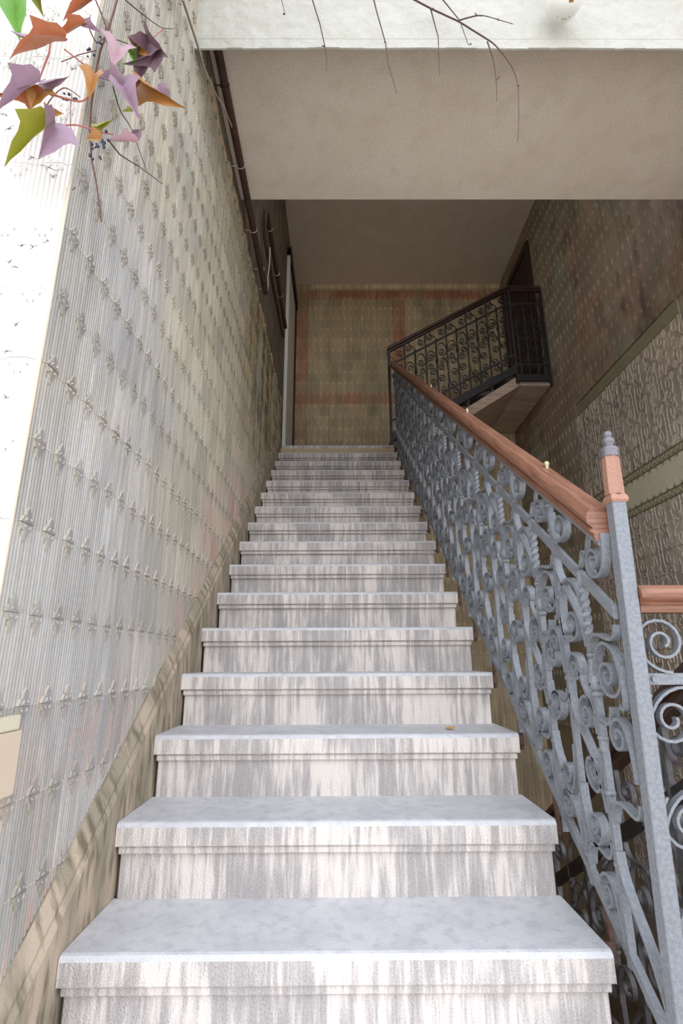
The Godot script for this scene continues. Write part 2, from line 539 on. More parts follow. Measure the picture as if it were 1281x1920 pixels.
# fluted tile with half fleurons along its top and bottom joints
func flute_tile(ribs: int, full: bool, base: Material, glaze: Material) -> ArrayMesh:
	var k := Builder.new()
	plate(k, TW, TH, 0.0046)
	rib_strip(k, 0.0004, TW - 0.0004, 0.0004, TH - 0.0004, ribs, 0.0046, 0.0116)
	var m := k.mesh(base)
	var o := Builder.new()
	for cx in [0.25, 0.75]:
		half_ornament(o, TW * cx, 0.0, 1.0, 0.0116, full)
		half_ornament(o, TW * cx, TH, -1.0, 0.0116, full)
	o.add_to(m, glaze)
	return m

func ridge(k: Builder, p: PackedVector2Array, wd := 0.0030, ht := 0.0062, z := 0.008) -> void:
	var m := p.size()
	for i in m - 1:
		var t := (p[i + 1] - p[i]).normalized()
		var s := Vector2(-t.y, t.x) * wd
		var a := Vector3(p[i].x, p[i].y, z + ht)
		var b := Vector3(p[i + 1].x, p[i + 1].y, z + ht)
		var sv := Vector3(s.x, s.y, -ht)
		var sw := Vector3(-s.x, -s.y, -ht)
		k.quad(a + sw, b + sw, b, a)
		k.quad(a, b, b + sv, a + sv)

# quarter of the whiplash relief pattern: spray knot at one corner, barred knot at the other
func relief_tile(fx: bool, fy: bool) -> ArrayMesh:
	var k := Builder.new()
	plate(k, TW, TH, 0.008)
	var g := 0.0012
	k.quad(Vector3(g, g, 0.008), Vector3(TW - g, g, 0.008), Vector3(TW - g, TH - g, 0.008), Vector3(g, TH - g, 0.008))
	var strokes := []
	var W := Vector2(TW, TH)
	# three rays from the spray knot, fanned about the diagonal
	for a in [28.0, 43.0, 58.0]:
		var d := Vector2.from_angle(deg_to_rad(a))
		strokes.append(bez(d * 0.010, d * 0.03, d * 0.055 + Vector2(0.004, 0.004), d.lerp(Vector2(0.707, 0.707), 0.6) * 0.092, 3))
	# the barred knot: short parallel bars inside a bracket
	for o in [-0.0165, -0.0055, 0.0055, 0.0165]:
		var n: Vector2 = Vector2(-0.707, 0.707) * o
		strokes.append(PackedVector2Array([W - Vector2(0.010, 0.010) + n, W - Vector2(0.050, 0.050) + n]))
	strokes.append(PackedVector2Array([W + Vector2(-0.004, -0.034), W + Vector2(-0.038, -0.068 + 0.004), W + Vector2(-0.052, -0.056)]))
	strokes.append(PackedVector2Array([W + Vector2(-0.034, -0.004), W + Vector2(-0.064, -0.034), W + Vector2(-0.052, -0.052)]))
	# long whiplash lines sweeping up past both knots
	strokes.append(bez(Vector2(0.03, 0.002), Vector2(0.05, 0.06), Vector2(0.002, 0.1), Vector2(0.022, TH - 0.002), 8))
	strokes.append(bez(Vector2(TW - 0.03, 0.002), Vector2(TW - 0.075, 0.05), Vector2(TW - 0.005, 0.075), Vector2(TW - 0.046, 0.112), 8))
	# hanging loop
	strokes.append(bez(Vector2(0.085, TH - 0.006), Vector2(0.05, 0.12), Vector2(0.06, 0.07), Vector2(0.092, 0.082), 7))
	strokes.append(bez(Vector2(0.092, 0.082), Vector2(0.118, 0.095), Vector2(0.098, 0.14), Vector2(0.085, TH - 0.006), 7))
	strokes.append(spiral(Vector2(0.104, 0.03), 1.6, -1.1, 0.026, 0.008, 10))
	strokes.append(bez(Vector2(0.002, 0.11), Vector2(0.03, 0.10), Vector2(0.03, 0.15), Vector2(0.002, 0.145), 6))
	strokes.append(bez(Vector2(0.075, 0.002), Vector2(0.08, 0.03), Vector2(0.14, 0.02), Vector2(0.13, 0.002), 6))
	for s in strokes:
		var q := PackedVector2Array()
		for p in s: q.append(Vector2(TW - p.x if fx else p.x, TH - p.y if fy else p.y))
		ridge(k, q)
	return k.mesh()

# a border piece: two mouldings, a zigzag leaf, optional flutes on one side
func border_tile(w: float, h: float, leaf: bool) -> ArrayMesh:
	var k := Builder.new()
	plate(k, w, h, 0.01)
	var g := 0.0012
	k.quad(Vector3(g, g, 0.01), Vector3(w - g, g, 0.01), Vector3(w - g, h - g, 0.01), Vector3(g, h - g, 0.01))
	for y in [0.006, h - 0.006, h * 0.5] if not leaf else [0.006, h - 0.006]:
		ridge(k, PackedVector2Array([Vector2(g, y), Vector2(w - g, y)]), 0.004, 0.005, 0.01)
	if leaf:
		for i in 3:
			var x: float = w * (i + 0.5) / 3.0
			for s in [-1.0, 1.0]:
				ridge(k, bez(Vector2(x, 0.012), Vector2(x + s * 0.006, h * 0.45), Vector2(x + s * 0.022, h * 0.4), Vector2(x + s * 0.02, h - 0.014), 4), 0.003, 0.004, 0.01)
	return k.mesh()

func flute_strip(w: float, h: float, teeth: float) -> ArrayMesh:
	var k := Builder.new()
	plate(k, w, h, 0.008)
	rib_strip(k, 0.0012, w - 0.0012, 0.0012, h - 0.0012, 10, 0.0030, 0.0115)
	var m := k.mesh(M.band)
	var k2 := Builder.new()
	for i in 2:
		var x := w * (i * 0.5 + 0.25)
		for up in [1.0, -1.0]:
			var y := 0.002 if up > 0 else h - 0.002
			var pts := [Vector3(x - 0.02, y, 0.013), Vector3(x - 0.008, y + up * teeth * 0.4, 0.013), Vector3(x, y + up * teeth, 0.013), Vector3(x + 0.008, y + up * teeth * 0.4, 0.013), Vector3(x + 0.02, y, 0.013)]
			for j in 4:
				if up > 0: k2.tri(pts[j + 1], pts[j], Vector3(x, y, 0.014))
				else: k2.tri(pts[j], pts[j + 1], Vector3(x, y, 0.014))
				var a: Vector3 = pts[j]
				var b: Vector3 = pts[j + 1]
				var d := Vector3(0, 0, -0.006)
				if up > 0: k2.quad(b + d, a + d, a, b)
				else: k2.quad(a + d, b + d, b, a)
	k2.add_to(m, M.border)
	return m

# Lay tiles on a wall: the 300 nearest the eye as parts, the rest joined as one part
func lay(wall: Node3D, called: String, kinds: Array, places: Array, m: Material) -> void:
	places.sort_custom(func(a, b): return a[0].origin.length_squared() < b[0].origin.length_squared())
	var cap := mini(places.size(), 300)
	for i in cap:
		put(called, kinds[places[i][1]], m, wall, places[i][0])
	if places.size() > cap:
		for kd in kinds.size():
			var rest := []
			for i in range(cap, places.size()):
				if places[i][1] == kd: rest.append(places[i][0])
			if rest.is_empty(): continue
			var mm := MultiMesh.new()
			mm.transform_format = MultiMesh.TRANSFORM_3D
			mm.mesh = kinds[kd]
			mm.instance_count = rest.size()
			for i in rest.size(): mm.set_instance_transform(i, rest[i])
			var o := MultiMeshInstance3D.new()
			o.multimesh = mm
			if m: o.material_override = m
			o.name = "small_tiles"
			o.set_meta("kind", "stuff")
			wall.add_child(o, true)

func on_left(f: float, y: float) -> Transform3D:
	return Transform3D(Basis(Vector3.UP, PI / 2), V(WALL_L - 0.0115, y, f))
func on_right(f: float, y: float) -> Transform3D:   # f = the far edge of the tile
	return Transform3D(Basis(Vector3.UP, -PI / 2), V(WALL_R + 0.0115, y, f))
func on_front(x: float, y: float, f: float) -> Transform3D:
	return Transform3D(Basis(), V(x, y, f + 0.0115))
func jitter(t: Transform3D) -> Transform3D:
	var a := rng.randf_range(-0.004, 0.004)
	var b := rng.randf_range(-0.004, 0.004)
	t.basis = t.basis * Basis(Vector3.RIGHT, a) * Basis(Vector3.UP, b)
	t.origin += t.basis.z * rng.randf_range(-0.0008, 0.0008)
	return t

# ------------------------------------------------------------------ ironwork
# A bay pattern in (u along the rail, w above the pitch line) turned into a mesh sheared to the slope.
func iron(pts: PackedVector2Array, slope: float, wd: float, th: float, pivot := Vector2(INF, 0)) -> ArrayMesh:
	var k := Builder.new()
	var p := PackedVector3Array()
	for q in pts:
		var sh := slope * (q.x if pivot.x == INF else pivot.x)
		p.append(Vector3(0, q.y + sh, -q.x))
	k.strap(p, Vector3.RIGHT, wd, th)
	return k.mesh()

func square_bar(w0: float, w1: float, s: float, twist0 := 0.0, twist1 := 0.0, turns := 0.0) -> ArrayMesh:
	var k := Builder.new()
	var hs := [w0]
	var steps := 1
	if turns > 0:
		hs = [w0, twist0]
		for i in range(1, 19): hs.append(lerpf(twist0, twist1, i / 18.0))
		hs.append(w1)
	else: hs = [w0, w1]
	var ring := []
	for h in hs:
		var a := 0.0
		if turns > 0: a = turns * TAU * clampf((h - twist0) / (twist1 - twist0), 0, 1)
		var r := []
		for i in 4:
			var t := a + PI / 4 + PI / 2 * i
			r.append(Vector3(cos(t) * s * 0.707, h, -sin(t) * s * 0.707))
		ring.append(r)
	for j in ring.size() - 1:
		for i in 4:
			k.quad(ring[j][i], ring[j][(i + 1) % 4], ring[j + 1][(i + 1) % 4], ring[j + 1][i])
	k.quad(ring[-1][0], ring[-1][1], ring[-1][2], ring[-1][3])
	k.quad(ring[0][3], ring[0][2], ring[0][1], ring[0][0])
	return k.mesh()

func turned(prof: Array, sides := 12) -> ArrayMesh:
	var k := Builder.new()
	k.lathe(prof, Vector3.ZERO, sides)
	return k.mesh()

var COLLAR := [Vector2(0, -0.0075), Vector2(0.0085, -0.0075), Vector2(0.0125, -0.004), Vector2(0.0135, 0), Vector2(0.0125, 0.004), Vector2(0.0085, 0.0075), Vector2(0, 0.0075)]
var BELL := [Vector2(0.0, -0.026), Vector2(0.0095, -0.026), Vector2(0.015, -0.022), Vector2(0.0155, -0.016), Vector2(0.010, -0.011), Vector2(0.0145, -0.008), Vector2(0.0205, 0.0), Vector2(0.0195, 0.012), Vector2(0.0145, 0.032), Vector2(0.0125, 0.062), Vector2(0.009, 0.066), Vector2(0, 0.066)]

# the strips of half a bay: [kind, points, pivot] between a plain bar (u = 0) and a bell bar (u = h)
func half_bay(h: float) -> Array:
	var out := []
	var s := func(a: PackedVector2Array, b: PackedVector2Array) -> PackedVector2Array:
		var r := a.duplicate()
		for i in range(1, b.size()): r.append(b[i])
		return r
	var x := h / 0.148
	# frieze scroll beside the plain bar
	out.append(["frieze_scroll", s.call(bez(Vector2(0.008, 0.965), Vector2(0.012, 0.93), Vector2(0.012, 0.87), Vector2(0.05 * x, 0.868), 8), spiral(Vector2(0.066 * x, 0.909), -1.8, 1.5, 0.042, 0.010, 24)), Vector2(0.06, 0)])
	# S strap from the plain bar down to the bell stem
	out.append(["strap", bez(Vector2(0.008, 0.79), Vector2(0.012, 0.70), Vector2(h * 0.86, 0.745), Vector2(h - 0.009, 0.635), 14), Vector2(INF, 0)])
	# arch with its scroll below
	out.append(["arch_scroll", s.call(bez(Vector2(h - 0.009, 0.655), Vector2(h - 0.02, 0.70), Vector2(0.10 * x, 0.74), Vector2(0.066 * x, 0.735), 8), s.call(bez(Vector2(0.066 * x, 0.735), Vector2(0.02 * x, 0.73), Vector2(0.010, 0.67), Vector2(0.010, 0.61), 8), bez(Vector2(0.010, 0.61), Vector2(0.012, 0.588), Vector2(0.022, 0.585), Vector2(0.03, 0.60), 4))), Vector2(0.03, 0)])
	out.append(["scroll", s.call(bez(Vector2(0.008, 0.66), Vector2(0.010, 0.62), Vector2(0.02, 0.592), Vector2(0.062 * x, 0.594), 6), spiral(Vector2(0.072 * x, 0.638), -1.75, 1.45, 0.044, 0.010, 24)), Vector2(0.06, 0)])
	out.append(["scroll", s.call(bez(Vector2(0.008, 0.43), Vector2(0.010, 0.49), Vector2(0.014, 0.545), Vector2(0.05 * x, 0.555), 6), spiral(Vector2(0.058 * x, 0.515), 1.75, -1.4, 0.040, 0.009, 22)), Vector2(0.05, 0)])
	out.append(["strap", bez(Vector2(0.008, 0.42), Vector2(0.016, 0.33), Vector2(h * 0.72, 0.40), Vector2(h - 0.009, 0.26), 14), Vector2(INF, 0)])
	out.append(["tendril", bez(Vector2(h - 0.006, 0.475), Vector2(h * 0.75, 0.515), Vector2(h * 0.6, 0.475), Vector2(0.5 * h, 0.56), 9), Vector2(INF, 0)])
	out.append(["stem_scroll", s.call(bez(Vector2(h - 0.008, 0.40), Vector2(h - 0.010, 0.45), Vector2(h - 0.02 * x, 0.483), Vector2(h - 0.052 * x, 0.485), 6), spiral(Vector2(h - 0.058 * x, 0.440), 1.45, 1.4, 0.045, 0.010, 22)), Vector2(h - 0.05, 0)])
	out.append(["stem_scroll", s.call(bez(Vector2(h - 0.008, 0.37), Vector2(h - 0.010, 0.31), Vector2(h - 0.015 * x, 0.268), Vector2(h - 0.05 * x, 0.266), 6), spiral(Vector2(h - 0.056 * x, 0.312), -1.45, -1.4, 0.045, 0.010, 22)), Vector2(h - 0.05, 0)])
	out.append(["foot_strap", bez(Vector2(h - 0.008, 0.20), Vector2(h - 0.012, 0.10), Vector2(0.03, 0.16), Vector2(0.008, 0.02), 14), Vector2(INF, 0)])
	out.append(["foot_scroll", s.call(bez(Vector2(0.008, 0.24), Vector2(0.010, 0.19), Vector2(0.02, 0.118), Vector2(0.06 * x, 0.112), 6), spiral(Vector2(0.066 * x, 0.156), -1.7, 1.3, 0.043, 0.010, 20)), Vector2(0.06, 0)])
	out.append(["foot_scroll", s.call(bez(Vector2(h - 0.008, -0.03), Vector2(h - 0.01, 0.02), Vector2(h - 0.02, 0.09), Vector2(h - 0.055 * x, 0.093), 6), spiral(Vector2(h - 0.06 * x, 0.050), 1.45, 1.3, 0.042, 0.010, 20)), Vector2(h - 0.05, 0)])
	return out

# ornamental iron for a rail: plain bars and bell bars in turn, scrolls between
func ironwork(root: Node3D, slope: float, first: float, half: float, count: int, m: Material, skip := [], wd := 0.021, rich := true, lead := false) -> void:
	var th := 0.0075 if rich else 0.006
	var plain := square_bar(-0.035, 1.0, 0.0150)
	var stem := square_bar(-0.03, 0.83, 0.0165, 0.665, 0.80, 1.6)
	var stem_low := turned([Vector2(0, 0), Vector2(0.012, 0.0), Vector2(0.0085, 0.07), Vector2(0.0085, 0.1), Vector2(0, 0.1)], 8)
	var collar := turned(COLLAR, 10)
	var bell := turned(BELL, 14)
	var kh := Builder.new()
	for i in 5:
		var a := TAU * i / 5.0 + 0.3
		kh.ball(Vector3(cos(a) * 0.0188, 0.004 + 0.004 * (i % 2), sin(a) * 0.0188), 0.0036, 4, 6)
	var holes := kh.mesh()
	var made := []
	for sgn in [1.0, -1.0]:
		var row := []
		for e in half_bay(half):
			if e[0] in skip: continue
			var pts := PackedVector2Array()
			for q in e[1]: pts.append(Vector2(q.x * sgn, q.y))
			var pv: Vector2 = e[2]
			if pv.x != INF: pv.x *= sgn
			row.append([e[0], iron(pts, slope, wd, th, pv)])
		made.append(row)
	var bracket := iron(bez(Vector2(0.02, 0.828), Vector2(-0.01, 0.828), Vector2(-0.012, 0.905), Vector2(-0.032, 0.902), 6), slope, 0.012, 0.005)
	var bracket_top := iron(bez(Vector2(-0.032, 0.902), Vector2(-0.05, 0.875), Vector2(-0.052, 0.965), Vector2(-0.085, 0.988), 6), slope, 0.012, 0.005)
	if lead:   # the half bay beside the newel
		for e in made[0]:
			if e[0] != "stem_scroll" and e[0] != "foot_scroll": put(e[0], e[1], m, root, Transform3D(Basis(), Vector3(0, slope * (first - half), half - first)))
	for i in count:
		var u := first + half * i
		var at := Transform3D(Basis(), Vector3(0, slope * u, -u))
		if i % 2 == 1:
			var b := put("plain_bar", plain, m, root, at)
			if rich:
				for w in [0.945, 0.87, 0.77, 0.672, 0.603, 0.452, 0.395, 0.166, 0.03]:
					put("collar", collar, m, b, Transform3D(Basis(), Vector3(0, w, 0)))
			for e in made[0]:
				if i < count - 1: put(e[0], e[1], m, root, at)
			for e in made[1]:
				put(e[0], e[1], m, root, at)
		else:
			var b := put("bell_bar", stem, m, root, at)
			put("bell", bell, m, b, Transform3D(Basis(), Vector3(0, 0.548, 0)))
			if rich:
				put("pierced_holes", holes, M.hole, b, Transform3D(Basis(), Vector3(0, 0.548, 0)))
				put("stem_sleeve", stem_low, m, b, Transform3D(Basis(), Vector3(0, 0.40, 0)))
				for w in [0.622, 0.43, 0.312, 0.165]:
					put("collar", collar, m, b, Transform3D(Basis(), Vector3(0, w, 0)))
			if "bracket" not in skip:
				put("wave_bracket", bracket, m, root, at)
				put("wave_bracket", bracket_top, m, root, at)

# moulded wooden rail swept along local -z rising with the slope
func rail_mesh(u0: float, u1: float, slope: float, hw: float, ht: float) -> ArrayMesh:
	var prof := [Vector2(-0.55, 0), Vector2(0.55, 0), Vector2(0.62, 0.12), Vector2(0.62, 0.22), Vector2(0.88, 0.28), Vector2(0.62, 0.38), Vector2(0.96, 0.50), Vector2(1.0, 0.66), Vector2(0.92, 0.82), Vector2(0.66, 0.95), Vector2(0.3, 1.0), Vector2(-0.3, 1.0), Vector2(-0.66, 0.95), Vector2(-0.92, 0.82), Vector2(-1.0, 0.66), Vector2(-0.96, 0.50), Vector2(-0.62, 0.38), Vector2(-0.88, 0.28), Vector2(-0.62, 0.22), Vector2(-0.62, 0.12)]
	var o := PackedVector2Array()
	for p in prof: o.append(Vector2(p.x * hw, p.y * ht))
	var k := Builder.new()
	# lies along the mesh's own x so that the grain follows the rail
	var th := atan(slope)   # plumb-cut ends
	k.prism(o, Vector3.ZERO, Vector3(0, 0, 1), Vector3(sin(th), cos(th), 0), Vector3((u0 - u1) * sqrt(1.0 + slope * slope), 0, 0))
	return k.mesh()

# where such a rail goes: its far end at u1, w above the pitch line
func rail_at(u1: float, w: float, slope: float) -> Transform3D:
	var d := Vector3(0, slope, -1).normalized()
	var z := Vector3.RIGHT
	return Transform3D(Basis(d, z.cross(d), z), Vector3(0, w + slope * u1, -u1))

func flat_bar(u0: float, u1: float, w0: float, w1: float, slope: float, t: float) -> ArrayMesh:
	var k := Builder.new()
	var o := PackedVector2Array([Vector2(-t / 2, w0), Vector2(t / 2, w0), Vector2(t / 2, w1), Vector2(-t / 2, w1)])
	k.prism(o, Vector3(0, slope * u1, -u1), Vector3.RIGHT, Vector3.UP, Vector3(0, slope * (u0 - u1), u1 - u0))
	return k.mesh()

func rot_wood(called: String, m: Mesh, parent: Node3D, material: Material) -> MeshInstance3D:
	return put(called, m, material, parent)

# ------------------------------------------------------------------ plants
func leaf_mesh(fold: float, droop: float) -> ArrayMesh:
	# three-pointed ivy leaf, unit length along +y, midrib folded
	var right := [Vector2(0.0, 0.0), Vector2(0.16, -0.08), Vector2(0.34, 0.02), Vector2(0.42, 0.16), Vector2(0.56, 0.40), Vector2(0.36, 0.42), Vector2(0.27, 0.52), Vector2(0.20, 0.70), Vector2(0.09, 0.86), Vector2(0.0, 1.0)]
	var k := Builder.new()
	var lift := func(p: Vector2) -> Vector3:
		return Vector3(p.x * cos(fold), p.y, absf(p.x) * sin(fold) - droop * p.y * p.y + 0.02 * sin(p.y * 9.0 + p.x * 7.0))
	for s in [1.0, -1.0]:
		for i in right.size() - 1:
			var a: Vector2 = right[i] * Vector2(s, 1)
			var b: Vector2 = right[i + 1] * Vector2(s, 1)
			var ma := Vector2(0, clampf(a.y, 0, 1))
			var mb := Vector2(0, clampf(b.y, 0, 1))
			var h := 0.55
			var ia := ma.lerp(a, h)
			var ib := mb.lerp(b, h)
			var q := [[ma, ia, ib, mb], [ia, a, b, ib]]
			for e in q:
				if s > 0: k.quad(lift.call(e[0]), lift.call(e[1]), lift.call(e[2]), lift.call(e[3]))
				else: k.quad(lift.call(e[3]), lift.call(e[2]), lift.call(e[1]), lift.call(e[0]))
	return k.mesh()

# the pixel (of 1281 x 1920) seen on the upright plane at distance f
func at_px(px: float, py: float, f: float) -> Vector3:
	var d := cam_basis * Vector3((px - 640.5) / FOCAL, -(py - 960.0) / FOCAL, -1.0)
	return d * (f / -d.z)

var cam_basis := Basis()

func curve_px(pts: Array, f0: float, f1: float) -> PackedVector3Array:
	var c := Curve3D.new()
	for i in pts.size():
		var f := lerpf(f0, f1, float(i) / maxf(1, pts.size() - 1))
		c.add_point(at_px(pts[i][0], pts[i][1], f))
	for i in range(1, pts.size() - 1):
		var t := (c.get_point_position(i + 1) - c.get_point_position(i - 1)) / 6.0
		c.set_point_in(i, -t); c.set_point_out(i, t)
	return c.tessellate(3, 6)

# ------------------------------------------------------------------ build
func _ready() -> void:
	rng.seed = 20
	# camera, sky, exposure
	var cam := Camera3D.new()
	cam.name = "camera"
	cam_basis = Basis(Vector3(0.99998071, -0.00465863, 0.00410809), Vector3(0.00335117, 0.96153568, 0.27465961), Vector3(-0.00522962, -0.27464054, 0.96153275))
	cam.transform = Transform3D(cam_basis, Vector3.ZERO)
	cam.fov = rad_to_deg(2.0 * atan(960.0 / FOCAL))
	cam.near = 0.05
	add_child(cam)
	var env := Environment.new()
	var sky := Sky.new()
	var ps := ProceduralSkyMaterial.new()
	ps.sky_top_color = c8(224, 231, 246)
	ps.sky_horizon_color = c8(241, 244, 251)
	ps.sky_curve = 0.2
	ps.ground_horizon_color = c8(190, 188, 184)
	ps.ground_bottom_color = c8(150, 148, 144)
	ps.energy_multiplier = 1.0
	sky.sky_material = ps
	env.sky = sky
	env.background_mode = Environment.BG_SKY
	env.background_energy_multiplier = 1.0
	env.tonemap_mode = Environment.TONE_MAPPER_LINEAR
	env.tonemap_exposure = 3.25
	env.sdfgi_enabled = true
	env.ssao_enabled = true
	env.ssil_enabled = true
	var we := WorldEnvironment.new()
	we.name = "environment"
	we.environment = env
	add_child(we)

	make_materials()
	build_shell()
	build_left_wall()
	build_right_wall()
	build_back_wall()
	build_stairs()
	build_upper_flight()
	build_railing()
	build_other_rails()
	build_doors()
	build_pipes()
	build_lamp()
	build_plants()

func build_shell() -> void:
	struct("floor", slab_mesh(V(-9, EYE_FLOOR - 0.2, -9), V(9, EYE_FLOOR, 1.32)), M.ground)
	# lower level beneath the descending flight
	struct("floor", slab_mesh(V(0.5, -3.4, 1.3), V(2.7, -3.2, 6.9)), M.step_grey)
	# beam across the opening, its soffit slab, the wall above
	var k := Builder.new()
	# ragged lower arris: many short lengths with slightly different depth
	var x := WALL_L - 0.2
	while x < 3.2:
		var l := rng.randf_range(0.03, 0.11)
		var d := rng.randf_range(0.0, 0.008)
		k.slab(V(x, 2.65 - d, 1.692), V(minf(x + l, 3.2), 2.70, 1.684))
		x += l
	k.slab(V(WALL_L - 0.2, 2.70, 1.704), V(3.2, 2.945, 1.684), 0.004)
	struct("ceiling_beam", k.mesh(), M.plaster, "white plastered beam with a ragged lower edge across the stair opening", "beam")
	struct("ceiling", slab_mesh(V(WALL_L - 0.2, 3.0, 1.70), V(WALL_R + 0.2, 3.2, 2.822), 0.004), M.soffit)
	# front wall of the upper floor with the tall window that lights the landing
	struct("wall_front", slab_mesh(V(WALL_L - 0.2, 2.948, 1.79), V(3.2, 3.45, 1.706)), M.plaster)
	struct("wall_front", slab_mesh(V(WALL_L - 0.2, 5.35, 1.92), V(3.2, 6.5, 1.706)), M.plaster)
	struct("wall_front", slab_mesh(V(WALL_L - 0.2, 3.45, 1.92), V(-0.35, 5.35, 1.706)), M.plaster)
	struct("wall_front", slab_mesh(V(2.25, 3.45, 1.92), V(3.2, 5.35, 1.706)), M.plaster)
	var win := thing("window_1", "tall white framed window of the upper floor above the entrance beam", "window", V(0.95, 3.45, 1.8))
	win.set_meta("kind", "structure")
	for j in 4:
		var xx := -0.35 + 2.56 * j / 3.0
		put("mullion", slab_mesh(V(xx, 3.45, 1.84), V(xx + 0.04, 5.35, 1.78), 0.004), M.white_paint, win, Transform3D(Basis(), -win.position))
		if j < 3:
			put("pane", slab_mesh(V(xx + 0.04, 3.49, 1.812), V(xx + 2.56 / 3.0, 5.31, 1.808)), M.glass, win, Transform3D(Basis(), -win.position))
	for y in [3.45, 5.31]:
		put("frame_rail", slab_mesh(V(-0.35, y, 1.84), V(2.25, y + 0.04, 1.78), 0.004), M.white_paint, win, Transform3D(Basis(), -win.position))
	struct("ceiling", slab_mesh(V(WALL_L - 0.4, TOP, 1.706), V(WALL_R + 0.4, TOP + 0.25, BACK + 0.4)), M.ceiling)
	# front of the pier left of the opening
	struct("wall_pier", slab_mesh(V(-3.2, EYE_FLOOR - 0.1, TILE_F + 0.30), V(WALL_L - 0.0115, 6.5, TILE_F + 0.0055)), M.mortar_white)
	var w := thing("wall_facade", "blown-out white fluted tile facing on the front of the left pier", "tile facing", V(WALL_L, 0, TILE_F))
	w.set_meta("kind", "structure")
	var places := []
	for c in 5:
		for r in range(-6, 16):
			var t := jitter(on_front(WALL_L - 0.004 - TW * (c + 1), TILE_Y + TH * r, TILE_F))
			t.origin -= w.position
			places.append([t, 0])
	lay(w, "fluted_tile", [flute_tile(14, true, M.tile_front, M.tile_front)], places, null)
	# rounded terracotta arris of the pier
	var b := Builder.new()
	b.tube(PackedVector3Array([V(WALL_L - 0.006, EYE_FLOOR, TILE_F + 0.005), V(WALL_L - 0.004, 0.6, TILE_F + 0.003), V(WALL_L - 0.006, 1.2, TILE_F + 0.006), V(WALL_L - 0.006, 3.2, TILE_F + 0.005)]), 0.0045, 0.0045, 8)
	struct("trim_1", b.mesh(), M.trim_front)

func build_left_wall() -> void:
	struct("trim_5", slab_mesh(V(WALL_L - 0.0125, -1.17, TILE_F + 0.02), V(WALL_L - 0.0088, TILE_Y + TH * 15, 5.30)), M.mortar)
	struct("wall_left", slab_mesh(V(WALL_L - 0.4, -3.4, TILE_F + 0.05), V(WALL_L - 0.0125, 5.7, BACK + 0.3)), M.grime)
	var w := thing("wall_tiles_left", "long fluted grey-buff tile facing with raised fleurons on the left stair wall", "tile facing", V(WALL_L, 0, TILE_F))
	w.set_meta("kind", "structure")
	var full := flute_tile(16, true, M.tile_left, M.glaze_left)
	var places := []
	for c in 25:
		var f := TILE_F + TW * c
		var foot := STEP_Y + (f - STEP_F) * SLOPE - 0.06
		for r in range(-8, 17):
			var y := TILE_Y + TH * r
			if y + TH < foot or y < EYE_FLOOR: continue
			if f > 1.62 and y + TH > 2.80: continue
			var t := jitter(on_left(f, y))
			t.origin -= w.position
			places.append([t, 0])
	lay(w, "fluted_tile", [full], places, null)
	for r in range(-8, 16):
		var y := TILE_Y + TH * r
		var f_end := minf(5.30, STEP_F + (y + 0.05 - STEP_Y) / SLOPE)
		if f_end < TILE_F + 0.1: continue
		put("mortar_joint", slab_mesh(V(WALL_L - 0.006, y - 0.0013, TILE_F + 0.004), V(WALL_L - 0.0007, y + 0.0013, f_end)), M.mortar, w, Transform3D(Basis(), -w.position))
	# ragged mortar lip along the top of the tiling
	var k := Builder.new()
	var f0 := 1.66
	var ytop := TILE_Y + TH * 15
	while f0 < 5.28:
		var l := rng.randf_range(0.03, 0.09)
		var h := rng.randf_range(0.015, 0.075) if f0 > 1.9 else rng.randf_range(-0.03, 0.03)
		k.slab(V(WALL_L - 0.014, ytop - 0.012, f0), V(WALL_L + rng.randf_range(0.0, 0.006), ytop + maxf(h, 0.004), f0 + l), 0.002)
		f0 += l
	struct("trim_2", k.mesh(), M.buff)
	# plaster patch over a broken tile at the street corner
	var pm := Builder.new()
	pm.slab(V(WALL_L - 0.004, -0.246, 1.002), V(WALL_L + 0.0075, -0.128, 1.122), 0.003)
	struct("trim_3", pm.mesh(), M.patch)
	var pg := Builder.new()
	pg.slab(V(WALL_L - 0.004, -0.127, 1.002), V(WALL_L + 0.0062, -0.098, 1.112), 0.003)
	struct("trim_6", pg.mesh(), M.band)
	# sloping stone skirting in lengths of two steps
	var sk := thing("baseboard_left", "sloping stained stone skirting between the tiled wall and the steps", "skirting", V(WALL_L, STEP_Y, STEP_F))
	sk.set_meta("kind", "structure")
	var cuts := [0.94, 1.54, 2.05, 2.56, 3.07, 3.58, 4.09, 4.60, 5.12]
	for i in cuts.size() - 1:
		var b := Builder.new()
		var fa: float = cuts[i] + 0.0015
		var fb: float = cuts[i + 1] - 0.0015
		var off := rng.randf_range(-0.004, 0.004) + (0.012 if i == 0 else 0.0)
		# cross-section in (x, w): face, bevel, wall
		var sec := [Vector2(-0.645, -0.42), Vector2(-0.6085, -0.42), Vector2(-0.6085, 0.075), Vector2(-0.617, 0.090), Vector2(-0.617, 0.104), Vector2(-0.636, 0.136 + off), Vector2(-0.645, 0.136 + off)]
		var o := PackedVector2Array()
		for s in sec: o.append(s)
		var df := fb - fa
		b.prism(o, V(0, STEP_Y + (fb - STEP_F) * SLOPE, fb), Vector3.RIGHT, Vector3.UP, Vector3(0, -df * SLOPE, df))
		put("skirting_stone", b.mesh(), M.skirt, sk, Transform3D(Basis(), -sk.position))

